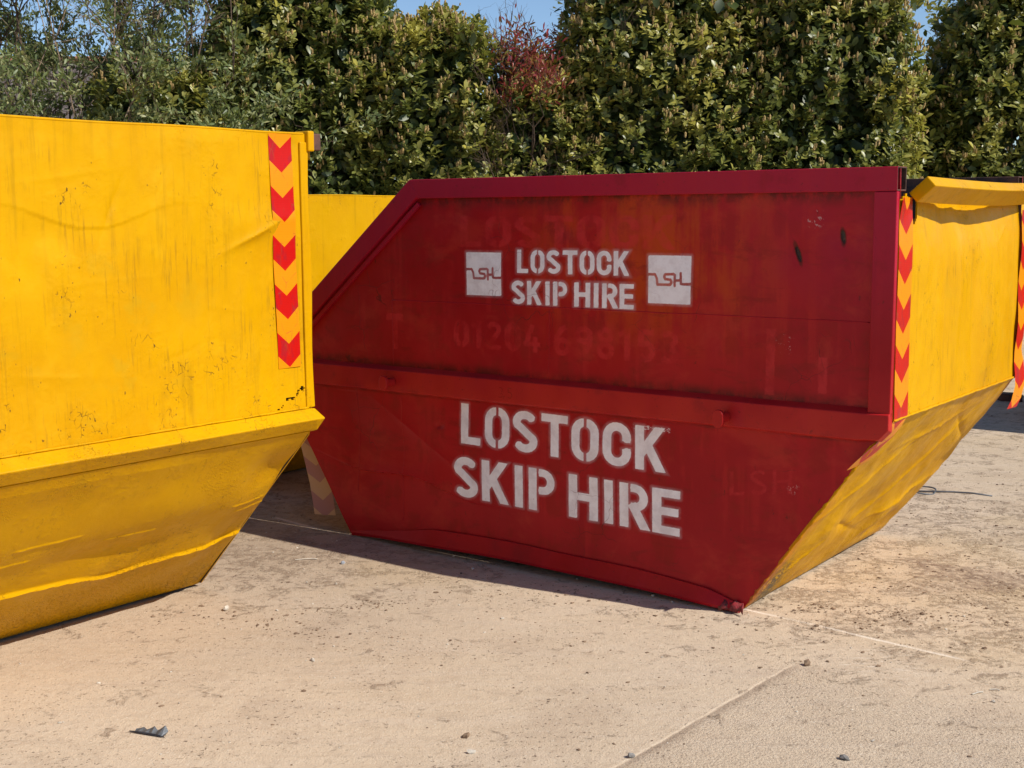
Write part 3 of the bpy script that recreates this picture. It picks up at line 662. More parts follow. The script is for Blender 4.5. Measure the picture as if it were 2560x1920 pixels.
# ------------------------------------------------------------------ yellow skips
def yellow_skip(loc, yaw, H, W, label, zm=.797, inset=.70, detail=True, seed=1, tape=True):
    """right-hand corner of the end sheet at the origin, body towards -y and -x"""
    r = empty('skip', (*loc, 0), yaw); tag(r, label, 'skip', 'builders skips parked in the yard')
    k = 1 if detail else .35
    def dent(w, z):
        d = .012 * fbm(w * 1.8, z * 1.7, seed) + .004 * fbm(w * 6, z * 4, seed + 5) + .0015 * fbm(w * 20, z * 9, seed + 7)
        if detail:
            s = (z - 1.395) - (w + .33) * .42 ; d = d + .014 * np.exp(-np.abs(s) / .018) * gss(w, z, -.24, 1.43, .13, .1) + .008 * gss(w, z, -.24, 1.47, .12, .05)
            d = d - .007 * gss(w, z, -1.05, 1.45, .10, .06)
            s = (z - 1.53) - (w + .80) * 2.2; d = d - .006 * np.exp(-np.abs(s) / .02) * gss(w, z, -.80, 1.53, .06, .1)
            s = (z - 1.50) - .04 * np.sin(w * 9); d = d + .004 * np.exp(-np.maximum(s, 0) / .03) * (s > 0) * gss(w, z, -.9, 1.5, .3, .1)
            # split in the lower right corner
            for (wc, zc, sl_, ln, am, sg) in ((-.95, 1.62, .15, .25, .005, .012), (-1.05, 1.02, -.1, .2, .006, .015), (-.55, 1.05, .3, .18, -.005, .014), (-.62, 1.60, 1.8, .07, -.005, .010), (-.35, 1.18, -.2, .12, .004, .01), (-.8, 1.30, .05, .3, .003, .010)):
                s = (z - zc) - (w - wc) * sl_; d = d + am * .38 * np.exp(-np.abs(s) / sg * 1.4) * np.exp(-((w - wc) / ln * 1.5) ** 2 - ((z - zc) / .2) ** 2)
            d = d + .0028 * fbm(w * 14, z * 5, seed + 31)
        return d * np.clip(-w / .05, 0, 1) * np.clip((z - zm) / .05, 0, 1) * np.clip((H - z) / .04, 0, 1)
    def efn(w, z): return (dent(w, z), w, z)
    def crack(w, z):
        s = (z - .846) - (w + .095) * .46 - .007 * np.sin(w * 95); q = np.clip((w + .175) / .13, 0, 1)
        return (np.abs(s) < .0016 + .0065 * q * (.6 + .6 * np.sin(w * 260))) & (w > -.165) & (w < -.030)
    slab('end_panel', efn, (-W, -.0), (zm, H), int(290 * k), int(170 * k), (-.006, 0, 0), MYLEFT if detail else MY, r, cut=crack if detail else None, inner=MINT)
    # slightly proud flange down the corner and along the top
    bevel(extrude('corner_flange', None, [[(-.02, .012, z), (.006, .010 + .004 * math.sin(z * 11), z), (.006, -.028, z), (-.02, -.028, z)] for z in np.linspace(zm + .005, H - .03, 14)], MY, r), .004)
    bevel(extrude('top_flange', None, [box_ring((-.015, w, H + .000 + .0015 * math.sin(w * 9)), (.0165, 0, 0), (0, 0, .004)) for w in np.linspace(-W, -.004, 30)], MY, r), .003)
    ws = np.linspace(-W + .01, -.02, int(150 * k)); V, F = tube(np.stack([.003 + ws * 0, ws, zm + .006 + .002 * vnoise(ws * 30, ws * 0, 3)], -1), .0042 + .003 * vnoise(ws * 60, ws * 0, 7), 6); poly('weld_bead', V, F, MYL, r, True)
    # ledge
    pr = lambda w: [(0.002, w, zm + .004), (.050 + .003 * math.sin(w * 7), w, zm - .033), (.008, w, zm - .078), (-.02, w, zm - .088)]
    le = [pr(w) for w in np.linspace(-W, -.02, 24)] + [[(0.002, .012, zm + .002), (.050, .022, zm - .033), (.018, .008, zm - .080), (-.02, .006, zm - .088)]]
    bevel(extrude('ledge', None, le, MYL, r), .005, 2)
    zt = zm - .084; Lh = math.hypot(inset, zt)
    def ld(w, t):
        d = .038 * np.minimum(t / .385, (Lh - t) / (Lh - .385)) * np.clip(-w / .20, .45, 1) + .010 * fbm(w * 1.4 + 3, t * 1.6, seed + 21, 2) + .006 * fbm(w * 4.5, t * 3.5, seed + 25)
        if detail:
            z = t
            d = d + .020 * gss(w, t, -.42, .70, .30, .15) + .012 * gss(w, t, -1.1, .66, .35, .16) - .016 * gss(w, t, -.05, .80, .12, .08) + .018 * gss(w, t, -.10, .62, .12, .12) - .010 * gss(w, t, -.72, .52, .22, .07)
            b = t - .385 - .012 * np.sin(w * 5 + .6) + .022 * gss(w, t, -.62, .385, .09, .5); d = d + .0115 * np.exp(-(b / .0065) ** 2) * (1 + .25 * vnoise(w * 40, t * 9, 3))
            for (wc, tc, ww) in ((-.12, .64, .08), (-.09, .60, .07), (-.95, .66, .12), (-.62, .60, .1), (-1.1, .58, .1)):
                d = d + .0028 * np.exp(-((t - tc - .03 * (w - wc)) / .0045) ** 2) * (np.abs(w - wc) < ww)
        return d * np.clip(t / .06, 0, 1) * np.clip((Lh - t) / .05, 0, 1) * np.clip(-w / .03, .15, 1)
    nx, nz = zt / Lh, -inset / Lh
    def lfn(w, t):
        d = ld(w, t); edge = -.012 * np.clip(1 + w / .03, 0, 1) * vnoise(t * 9, t * 0, 3)
        return (-inset + inset * t / Lh + d * nx, w + edge, .012 + (zt - .012) * t / Lh + d * nz)
    slab('lower_end_panel', lfn, (-W, -.012), (0.0, Lh), int(200 * k), int(260 * k), (-.006, 0, .006), MYL, r, inner=MINT)
    L = 3.2; xb = -2.6
    def sR(z): return np.where(z < zt, -inset * (1 - z / zt), 0.0)
    def sL(z): return np.where(z < .8, xb - .55 * z / .8, np.where(z < .95, -3.15, -3.15 + (z - .95) * .85 / (H - .95)))
    for y0, th in ((-.001, -.006), (-W, .006)):
        slab('side_panel', lambda s, z, y0=y0: (sR(z) + (sL(z) - sR(z)) * s - .002, y0 + 0 * s, z), (0, 1), (.016, H - .006), int(60 * k), int(44 * k), (0, th, 0), MY, r, inner=MINT)
    slab('low_end_panel', lambda w, t: (xb - .55 * t, w, .016 + .93 * t), (-W + .01, -.01), (0, 1), 8, 6, (.006, 0, 0), MY, r, inner=MINT)
    slab('floor_plate', lambda a, b: (a, b, .012 + 0 * a), (xb, -inset), (-W + .01, -.01), 6, 6, (0, 0, .006), MRUST, r)
    for yy in (-W + .3, -.3): extrude('floor_runner', None, [box_ring((-inset - .1, yy, .0055), (0, .04, 0), (0, 0, .0055)), box_ring((xb + .1, yy, .0055), (0, .04, 0), (0, 0, .0055))], MRUST, r)
    for y0 in (.0, -W):
        bevel(extrude('top_rim', None, [box_ring((x, y0 + (.028 if y0 == 0 else -.028), H - .045), (0, .026, 0), (0, 0, .044)) for x in (-.03, -2.3)], MY, r), .004)
    # rusty stub of the rim showing past the corner
    bevel(extrude('rim_stub', None, [box_ring((x, .046 if x > -.1 else .03, H - .028), (0, .022, 0), (0, 0, .030)) for x in (.012, -.12)], MRUST, r), .005)
    bevel(extrude('rim_sleeve', None, [box_ring((x, .018, H - .026), (0, .015, 0), (0, 0, .036)) for x in (.016, -.06)], MY, r), .005)
    if tape:
        for yc in (-.106, -W + .12):
            pts = [((float(dent(np.array([yc]), np.array([z]))[0]) + .0034, yc + (.018 * (z - .955) / .82 * -1 + .016 if yc > -.2 else 0) - .008, z), (0, 1, 0)) for z in np.linspace(H - .005, .957, 60)]
            strip('reflective_tape', pts, .052, MTAPE, r)
    return r
def mat_left():
    m = mat_yellow('yellow_paint_weathered', 1.25)
    return m
MYLEFT = mat_left()
Y2 = 2.46531 - math.pi
yellow_skip((-.733, 4.607), Y2, 1.785, 1.75, 'large yellow skip filling the left edge with one chevron tape strip at its corner', detail=True, seed=3)
yellow_skip((-.164, 7.849), YAW1, 1.60, 1.60, 'yellow skip half hidden behind the red skip and the large left one', inset=.60, detail=False, seed=12, tape=False)
yellow_skip((7.10, 8.19), YAW1, 1.66, 1.65, 'yellow skip to the right whose shadow falls across the concrete', detail=False, seed=23)
yellow_skip((6.22, 14.66), YAW1, 1.60, 1.70, 'distant yellow skip in front of the hedge, behind the red skip tape', detail=False, seed=34)

# ------------------------------------------------------------------ ground
def mat_ground():
    m = M('dusty_concrete'); o = m.obj(); x, y, z = m.sep(o)
    big = m.noise(o, .45, 4, .6); mid = m.noise(o, 2.2, 5, .6, .4); fine = m.noise(o, 30, 5, .7); grit = m.noise(o, 160, 3, .7)
    swp = m.noise(m.map(o, (1.2, 7, 1), rot=(0, 0, .5)), 1.6, 5, .6, .6)
    c = m.mix(m.rng(big, .35, .68), (.625, .500, .360), (.560, .442, .312))
    c = m.mix(m.mul(m.rng(swp, .45, .62), .55), c, (.600, .485, .360))
    c = m.mix(m.mul(m.rng(mid, .50, .70), .38), c, (.400, .300, .215))
    drg = m.noise(m.map(o, (.8, 9, 1), rot=(0, 0, .55)), 2.2, 6, .7, .35); c = m.mix(m.mul(m.rng(drg, .52, .68), .22), c, (.37, .275, .195))
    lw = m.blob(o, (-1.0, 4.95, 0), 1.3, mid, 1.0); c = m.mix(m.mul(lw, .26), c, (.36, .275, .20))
    shd = m.blob(o, (-1.1, 6.6, 0), 1.9, mid, 1.2); c = m.mix(m.mul(shd, .45), c, (.26, .19, .135))  # darker dirt tone deepening the skips' shadow in the ground colour
    # signed distances to the slab joints
    def line(px, py, dx, dy, wob=.012):
        w = m.mul(m.sub(m.noise(o, 5, 4, .6), .5), wob * 2)
        return m.add(m.add(m.mul(m.sub(x, px), -dy), m.mul(m.sub(y, py), dx)), w), m.add(m.mul(m.sub(x, px), dx), m.mul(m.sub(y, py), dy))
    d1, s1 = line(.302, 3.337, .640, .768)      # d1 > 0 on the left of the joint
    d2, s2 = line(.931, 4.65, .745, -.667)
    near = m.rng(s1, -6.0, 1.02, 1, 1); near = m.rng(s1, .85, 1.15, 1.0, 0.0)
    rgh = m.mul(m.rng(d1, -.03, .0, 1.0, 0.0), near)
    agg = m.noise(o, 95, 3, .75)
    c = m.mix(m.mul(m.mul(rgh, m.rng(agg, .50, .66)), .60), c, (.34, .26, .185))
    c = m.mix(m.mul(rgh, m.rng(m.noise(o, 70, 2, .6), .62, .72, 0, .6)), c, (.66, .56, .44))
    # dirt: dark crumbs and smears, thicker around the right-hand skip and beyond
    zone = m.m2('MAXIMUM', m.blob(o, (2.0, 5.3, 0), 2.0), m.mul(m.blob(o, (-.9, 6.4, 0), 2.2), 1.0))
    zone = m.m2('MAXIMUM', zone, m.rng(y, 5.8, 8.5, 0, .7))
    st = m.noise(m.map(o, (1.0, 1.25, 1), rot=(0, 0, .3)), 7.5, 7, .72, .7)
    dk = m.mul(m.rng(m.add(st, m.mul(zone, .12)), .575, .675), m.rng(fine, .40, .58))
    c = m.mix(m.mul(dk, .72), c, (.235, .165, .110))
    yel = m.mul(zone, m.rng(m.noise(o, 1.3, 4, .6), .45, .65)); c = m.mix(m.mul(yel, .30), c, (.52, .38, .20))
    sm = m.mul(m.rng(m.noise(m.map(o, (1, 1.5, 1), rot=(0, 0, .6)), 5.5, 6, .75, 1.2), .56, .70), m.rng(fine, .35, .6))
    c = m.mix(m.mul(sm, .38), c, (.280, .195, .125))
    lt = m.rng(m.noise(m.map(o, (2, 12, 1), rot=(0, 0, .42)), 2.0, 5, .65), .60, .72); mo = m.noise(o, 13, 5, .75, .6); c = m.mix(m.mul(m.rng(mo, .50, .66), .30), c, (.40, .30, .21)); c = m.mix(m.mul(m.rng(fine, .52, .68), .28), c, (.42, .32, .23))
    c = m.mix(m.mul(lt, .30), c, (.64, .52, .375))
    c = m.mix(m.mul(m.rng(grit, .42, .70), .18), c, (.36, .26, .18)); c = m.mix(m.mul(m.rng(m.noise(m.map(o, (1, 1.6, 1), rot=(0, 0, .4)), 3.6, 7, .78, .5), .50, .68), .20), c, (.40, .295, .205))
    spk = m.mul(m.rng(m.noise(o, 62, 2, .6), .625, .66), m.rng(mid, .40, .58, .25, 1.0)); c = m.mix(m.mul(spk, .75), c, (.12, .08, .055))
    spl = m.rng(m.noise(m.map(o, loc=(5, 3, 0)), 75, 2, .6), .645, .69); c = m.mix(m.mul(spl, .5), c, (.72, .64, .52))
    # stained band near the right edge
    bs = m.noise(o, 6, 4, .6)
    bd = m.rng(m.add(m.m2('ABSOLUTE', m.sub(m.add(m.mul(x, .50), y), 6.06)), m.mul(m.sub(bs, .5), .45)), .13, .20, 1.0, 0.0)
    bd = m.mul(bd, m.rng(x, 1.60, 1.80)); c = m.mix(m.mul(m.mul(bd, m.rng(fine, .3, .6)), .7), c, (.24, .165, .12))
    brk = m.noise(o, 3.2, 3, .6)
    l1 = m.mul(m.rng(m.m2('ABSOLUTE', d1), .003, .008, 1.0, 0.0), m.rng(s1, -3, 1.0, 1.0, 1.0)); l1 = m.mul(l1, m.m2('MAXIMUM', m.rng(s1, .93, 1.0, 1.0, 0.0), m.mul(m.rng(s1, 1.9, 2.2), .55)))  # lit ridge of the slab joint, put into the colour as a pale line
    l1d = m.mul(m.mul(m.rng(d1, -.055, -.006, 0.0, 1.0), m.rng(d1, -.006, .0, 1.0, 0.0)), m.mul(m.m2('MAXIMUM', m.rng(s1, .9, 1.0, 1.0, 0.0), m.mul(m.rng(s1, 2.0, 2.3), .6)), m.rng(brk, .35, .6, .25, .8)))
    c = m.mix(m.mul(l1d, .75), c, (.30, .215, .150)); c = m.mix(m.mul(m.mul(l1, m.rng(brk, .35, .55, .35, 1)), .22), c, (.70, .57, .42))
    l2 = m.mul(m.rng(m.m2('ABSOLUTE', d2), .004, .012, 1.0, 0.0), m.mul(m.rng(brk, .30, .50, .35, 1), m.mul(m.rng(s2, -.35, -.25), m.rng(s2, .75, .82, 1.0, 0.0))))
    c = m.mix(m.mul(l2, .62), c, (.86, .78, .66))
    d3, s3 = line(-1.419, 6.479, .726, -.688)
    l3 = m.mul(m.rng(m.m2('ABSOLUTE', m.add(d3, m.mul(m.rng(s3, .18, .22), .03))), .006, .016, 1.0, 0.0), m.rng(m.noise(m.map(o, loc=(3, 1, 0)), 2.6, 2, .5), .40, .48))
    c = m.mix(m.mul(m.mul(l3, m.mul(m.rng(s3, -.12, -.06), m.rng(s3, .66, .74, 1.0, 0.0))), .7), c, (.74, .60, .46))
    # chalky scrapes
    cs = m.mul(m.rng(m.noise(m.map(o, (9, 60, 1), rot=(0, 0, -.75)), 1.3, 4, .7), .54, .66), m.blob(o, (1.22, 4.08, 0), .24, bs, .2))
    c = m.mix(m.mul(cs, .55), c, (.74, .66, .54))
    h = m.add(m.mul(fine, .6), m.mul(grit, .45)); h = m.add(h, m.mul(mo, .5)); h = m.add(h, m.mul(dk, .35)); h = m.add(h, m.mul(m.mul(rgh, agg), .9))
    h = m.add(h, m.mul(mid, .5)); h = m.add(h, m.mul(m.rng(d1, -.008, .006), m.mul(near, .35)))
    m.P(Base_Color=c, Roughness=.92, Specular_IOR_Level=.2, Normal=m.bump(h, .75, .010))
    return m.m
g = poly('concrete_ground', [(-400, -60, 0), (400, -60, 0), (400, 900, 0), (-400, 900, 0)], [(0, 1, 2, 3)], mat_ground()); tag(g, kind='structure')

# ------------------------------------------------------------------ loose dirt and small debris
def lumps(name, pts, sizes, mat, flat=.6, seed=1):
    rg = np.random.default_rng(seed); t = (1 + 5 ** .5) / 2
    I = np.array([(-1, t, 0), (1, t, 0), (-1, -t, 0), (1, -t, 0), (0, -1, t), (0, 1, t), (0, -1, -t), (0, 1, -t), (t, 0, -1), (t, 0, 1), (-t, 0, -1), (-t, 0, 1)]) / 1.9
    IF = np.array([(0, 11, 5), (0, 5, 1), (0, 1, 7), (0, 7, 10), (0, 10, 11), (1, 5, 9), (5, 11, 4), (11, 10, 2), (10, 7, 6), (7, 1, 8), (3, 9, 4), (3, 4, 2), (3, 2, 6), (3, 6, 8), (3, 8, 9), (4, 9, 5), (2, 4, 11), (6, 2, 10), (8, 6, 7), (9, 8, 1)])
    n = len(pts); V = I[None] * (1 + rg.uniform(-.35, .35, (n, 12, 1))) * np.asarray(sizes)[:, None, None]
    V = V * np.concatenate([rg.uniform(.7, 1.4, (n, 1, 2)), np.full((n, 1, 1), flat)], 2)
    a = rg.uniform(0, 6.3, n); ca, sa = np.cos(a)[:, None], np.sin(a)[:, None]
    V = np.stack([V[..., 0] * ca - V[..., 1] * sa, V[..., 0] * sa + V[..., 1] * ca, V[..., 2]], -1)
    V[..., 2] += np.asarray(sizes)[:, None] * flat * .55; V[..., :2] += np.asarray(pts)[:, None, :2]
    F = (IF[None] + 12 * np.arange(n)[:, None, None]).reshape(-1, 3)
    return poly(name, V.reshape(-1, 3), F, mat)
MDIRT = mat_simple('dry_soil', (.27, .18, .11), .95, .5, 30, 0, .8, (.15, .095, .06))
MSTONE = mat_simple('grey_stone', (.24, .22, .20), .85, .4, 25, 0, .8, (.13, .12, .11))
MPALE = mat_simple('pale_chippings', (.62, .55, .45), .85, .3, 30)
rg = np.random.default_rng(5); P = []
def cluster(cx, cy, rx, ry, n, rot=0.0):
    a = rg.normal(0, 1, (n, 2)) * (rx, ry); c, s = math.cos(rot), math.sin(rot)
    P.append(np.stack([cx + a[:, 0] * c - a[:, 1] * s, cy + a[:, 0] * s + a[:, 1] * c], 1))
cluster(1.45, 4.62, .28, .035, 260, -.25); cluster(1.9, 4.9, .5, .3, 500); cluster(2.1, 5.8, .6, .6, 420); cluster(1.1, 4.55, .25, .12, 90)
cluster(-.9, 6.5, .8, .5, 420); cluster(-.95, 4.55, .30, .06, 160, -.35); cluster(.1, 4.9, .5, .12, 160, -.2); cluster(1.35, 4.3, .35, .2, 120); cluster(-.6, 4.75, .16, .03, 120, .3); cluster(.35, 4.45, .45, .25, 110); cluster(2.5, 7.2, .9, .9, 260); cluster(3.6, 9.5, 1.5, 1.5, 200)
P.append(np.stack([rg.uniform(-2.2, 2.6, 420), rg.uniform(3.0, 7, 420)], 1)); P = np.vstack(P)
sz = np.clip(rg.lognormal(math.log(.0026), .5, len(P)), .0012, .0085)
tag(lumps('dirt_clods', P, sz, MDIRT, .42, 3), 'crumbs of dry brown soil strewn over the dusty concrete', 'dirt', kind='stuff')
P2 = np.stack([rg.uniform(-2.0, 2.4, 200), rg.uniform(3.0, 6.8, 200)], 1)
tag(lumps('pale_grit', P2, np.clip(rg.lognormal(math.log(.0032), .4, 200), .002, .008), MPALE, .6, 9), 'pale stone chippings scattered over the dusty concrete', 'grit', kind='stuff')
for (px, py, s, lab, mt) in ((.909, 3.345, .014, 'dark grey pebble near the bottom right corner', MSTONE), (.325, 3.365, .013, 'dark pebble lying on the slab joint at the bottom', MSTONE),
                         (-.68, 4.155, .009, 'small pale stone on the open concrete at lower left', MPALE), (-.12, 3.40, .010, 'pale stone chip at the bottom edge near the centre', MPALE), (-.14, 3.51, .011, 'brown clod in the middle foreground', MDIRT),
                         (.98, 4.08, .016, 'flat brown clod beside the end of the slab joint', MDIRT), (-1.10, 4.72, .014, 'pale crumbly lump beside the left yellow skip', MPALE)):
    o = lumps('pebble', [(0, 0)], [s], mt, .8, int(s * 1e4 + px * 50)); o.location = (px, py, 0); tag(o, lab, 'pebble', 'stones on the concrete')
def pix(px, py, z=0.0):
    f, p, r = 3182.7, .13332, -.00633; X, Y = (px - 1280) / f, (py - 960) / f
    X, Y = X * math.cos(r) + Y * math.sin(r), -X * math.sin(r) + Y * math.cos(r)
    d = (X, math.cos(p) - Y * math.sin(p), -math.sin(p) - Y * math.cos(p)); t = (z - 1.5) / d[2]; return d[0] * t, d[1] * t
# frayed dark scrap in the foreground
MBLK = mat_simple('black_rubber', (.035, .035, .042), .6, .4, 40); MWIRE = mat_simple('grey_wire', (.16, .17, .18), .5, .3, 40, .4)
x0, y0 = pix(370, 1838); r_ = empty('plastic_scrap', (x0, y0, 0)); tag(r_, 'torn strip of dark plastic lying on the concrete at lower left', 'plastic scrap')
V, F = merge([tube([(-.060, .022, .004), (-.02, .006, .006), (.03, -.012, .005), (.055, -.024, .003)], [.002, .003, .003, .001], 5)]); poly('stem', V, F, MBLK, r_)
V = []; F = []
for i in range(10):
    k = i / 9; V += [(-.045 + .10 * k, .014 - .034 * k, .003 + .004 * (i % 2)), (-.045 + .10 * k + .004, .014 - .034 * k + .012 + .012 * k + .004 * (i % 3), .010 + .008 * ((i * 7) % 3) * k)]
F = [(2 * i, 2 * i + 2, 2 * i + 3, 2 * i + 1) for i in range(9)]; poly('frayed_edge', V, F, MWIRE, r_)
def stick(a, b, r, mat, name, lab, cat, group=None, z=.003):
    a, b = pix(*a), pix(*b); P = [(a[0], a[1], z), ((a[0] + b[0]) / 2 + .004, (a[1] + b[1]) / 2 + .003, z + .002), (b[0], b[1], z)]
    V, F = tube(P, r, 5); tag(poly(name, V, F, mat), lab, cat, group)
stick((738, 1401), (794, 1399), .0025, MPALE, 'splinter', 'thin white splinter on the concrete in front of the red skip', 'splinter', 'white splinters')
stick((2430, 1738), (2457, 1732), .0028, MPALE, 'splinter', 'short white splinter at lower right, left of the curved one', 'splinter', 'white splinters')
stick((2475, 1726), (2500, 1728), .0022, MPALE, 'splinter', 'curved white splinter at lower right, the farthest right', 'splinter', 'white splinters')
# loop of wire behind the skip
cx, cy = pix(2300, 1229); P = [(cx + .085 * math.cos(t) * (1 + .15 * math.sin(3 * t)), cy + .085 * math.sin(t), .006 + .006 * math.sin(2 * t)) for t in np.linspace(0, 9.5, 40)]
P += [(cx + .16, cy - .03, .005), (cx + .26, cy - .06, .004), (cx + .34, cy - .13, .003)]
V, F = tube(P, .0042, 6); tag(poly('wire_coil', V, F, MWIRE, None, True), 'loop of grey wire on the ground beyond the red skip', 'wire')
a, b = pix(2494, 1000), pix(2552, 1003); o = extrude('timber_offcut', None, [box_ring((a[0], a[1], .03), (0, .06, 0), (0, 0, .03)), box_ring((b[0], b[1], .03), (.01, .06, 0), (0, 0, .03))], MRUST, None); bevel(o, .004)
tag(o, 'dark timber offcut lying in the shadow at the right edge', 'timber offcut')
x0, y0 = pix(857, 1410); o = lumps('pebble', [(0, 0)], [.013], mat_simple('blue_grey_chip', (.42, .45, .50), .5), .8, 77); o.location = (x0, y0, 0); tag(o, 'blue grey chip on the concrete below the red skip', 'pebble', 'stones on the concrete')

# ------------------------------------------------------------------ foliage
def mat_leaf(name, cols, rough=.38, trans=.25):
    m = M(name); t = m.attr('tint'); t2 = m.attr('tint2')
    r = m.n('ValToRGB'); m.set(r.inputs[0], t); e = r.color_ramp.elements
    for i, (p, c) in enumerate(cols):
        k = e[i] if i < 2 else e.new(p)
        k.position = p; k.color = (*c, 1)
    c = m.mix(m.mul(t2, .35), r.outputs[0], (.02, .03, .012))
    m.P(Base_Color=c, Roughness=rough, Specular_IOR_Level=.5)
    tr = m.n('BsdfTranslucent'); m.set(tr.inputs[0], m.mix(.5, c, (.34, .38, .05))); mx = m.n('MixShader'); mx.inputs[0].default_value = trans + .08
    m.t.links.new(m.b.outputs[0], mx.inputs[1]); m.t.links.new(tr.outputs[0], mx.inputs[2]); m.t.links.new(mx.outputs[0], m.out.inputs[0])
    return m.m
def nrm(v): return v / (np.linalg.norm(v, axis=-1, keepdims=True) + 1e-9)
LF = [(0, 6, 1), (0, 2, 6), (1, 6, 7, 3), (6, 2, 4, 7), (3, 7, 5), (7, 4, 5)]
def leaves(name, P, D, N, L, Wd, tint, tint2, mat, parent, droop=.15, fold=.18):
    D = nrm(D); S = nrm(np.cross(D, N)); N = np.cross(S, D); n = len(P); L = L[:, None]; Wd = Wd[:, None]
    c = lambda k, s, f: P + D * L * k + S * Wd * s + N * (Wd * f - L * droop * k * k)
    V = np.stack([P, c(.32, .42, fold * .5), c(.32, -.42, fold * .5), c(.70, .5, fold * .6), c(.70, -.5, fold * .6), c(1, 0, 0), c(.35, 0, 0), c(.72, 0, 0)], 1)
    flat = np.concatenate([np.array(f) for f in LF]); cnt = np.array([len(f) for f in LF]); off = np.arange(n)[:, None] * 8
    loops = (flat[None] + off).ravel().astype(np.int32); tot = np.tile(cnt, n); start = np.concatenate([[0], np.cumsum(tot)[:-1]]).astype(np.int32)
    me = bpy.data.meshes.new(name); me.vertices.add(n * 8); me.vertices.foreach_set('co', V.astype(np.float32).ravel())
    me.loops.add(len(loops)); me.loops.foreach_set('vertex_index', loops)
    me.polygons.add(len(tot)); me.polygons.foreach_set('loop_start', start)
    me.polygons.foreach_set('use_smooth', [True] * len(tot)); me.update(calc_edges=True)
    for k, v in (('tint', tint), ('tint2', tint2)):
        at = me.attributes.new(k, 'FLOAT', 'POINT'); at.data.foreach_set('value', np.repeat(v, 8).astype(np.float32))
    return tag(link(name, me, parent, [mat]), kind='stuff')
def spikes(name, P, D, L, R, mat, parent, tint):
    n = len(P); D = nrm(D); A = nrm(np.cross(D, np.array([.3, 1, .1]))); B = np.cross(D, A); m = 5; V = []
    for k, r in ((0, .45), (.25, 1.0), (.75, .9), (1.0, .25)):
        for i in range(m):
            t = 2 * math.pi * i / m + k; V.append(P + D * (L * k)[:, None] + (A * math.cos(t) + B * math.sin(t)) * (R * r)[:, None])
    V = np.stack(V, 1); F = []
    for k in range(3):
        for i in range(m): j = (i + 1) % m; F.append((k * m + i, k * m + j, (k + 1) * m + j, (k + 1) * m + i))
    F = np.array(F)[None] + np.arange(n)[:, None, None] * 4 * m
    return tag(poly(name, V.reshape(-1, 3), F.reshape(-1, 4), mat, parent, attrs={'tint': np.repeat(tint, 4 * m), 'tint2': np.repeat(tint * 0, 4 * m)}), kind='stuff')
ML = mat_leaf('laurel_leaf', [(0, (.100, .125, .028)), (.4, (.230, .240, .054)), (.75, (.380, .350, .085)), (1, (.50, .44, .08))])
MIN_ = mat_leaf('laurel_leaf_shade_tone', [(0, (.032, .054, .014)), (1, (.090, .120, .030))], .45, .15)  # darker copy of the laurel leaf, shade inside the bush put into colour
MSP = mat_leaf('flower_spike', [(0, (.30, .20, .075)), (1, (.52, .36, .14))], .7, .1)
MOL = mat_leaf('willow_leaf', [(0, (.060, .095, .030)), (.5, (.180, .225, .080)), (1, (.40, .39, .18))], .45, .25)
MPH = mat_leaf('red_young_leaf', [(0, (.10, .010, .014)), (.5, (.30, .022, .034)), (.75, (.36, .09, .06)), (1, (.34, .33, .08))], .35, .3)
MBARK = mat_simple('bark', (.13, .085, .055), .9, .5, 20, 0, .8, (.06, .04, .028))
MTWIG = mat_simple('pale_twig', (.30, .21, .14), .85, .4, 20)
def bush_surface(rg, n, c, hx, hy, H, z0, seed, top_pow=3.2, front=.75):
    """points on a lumpy hedge body, with outward directions"""
    fr = rg.random(n) < front; side = rg.random(n) < hy / (hx + hy)
    xs = rg.uniform(-1, 1, n); ys = rg.uniform(0, 1, n); pw = top_pow
    xa = np.where(side, np.sign(xs) * (1 - ys ** pw) ** (1 / pw), xs); ya = np.where(side, ys, (1 - np.abs(xs) ** pw) ** (1 / pw)) * np.where(fr, -1, 1)
    ph = np.arctan2(ya, xa)
    t = rg.random(n); z = z0 + (H - z0) * t ** .85; tp = rg.random(n) < .14
    q = np.clip((z / H), 0, 1); prof = (1 - q ** 9) ** .5 * (.88 + .12 * np.sin(q * 2.6))
    prof = np.where(tp, prof * rg.random(n) ** .5, prof); zt = np.where(tp, H * (1 - (prof * 1.0) ** 2 * .04), z)
    lump = 1 + .16 * fbm(ph * 2.2 + seed, z * 1.1, seed) * 2 + .10 * fbm(ph * 6 + seed, z * 2.6, seed + 3) * 2
    lump = 1 + (lump - 1) * .8
    X = c[0] + hx * prof * (1 + (lump - 1) * .35) * xa; Y = c[1] + hy * prof * lump * ya
    cx_, sy_ = np.sign(xa) * np.abs(xa) ** (pw - 1), np.sign(ya) * np.abs(ya) ** (pw - 1)
    zt = zt + (.22 * fbm(X * 1.3, Y * 1.3, seed + 8) + .14 * fbm(X * 4, Y * 4, seed + 9)) * np.clip((zt - H * .7) / (H * .3), 0, 1) * 2
    O = nrm(np.stack([cx_ / hx, sy_ / hy, np.where(tp, 2.5, .25 + 0 * z) / 1.2], 1))
    return np.stack([X, Y, zt], 1), O
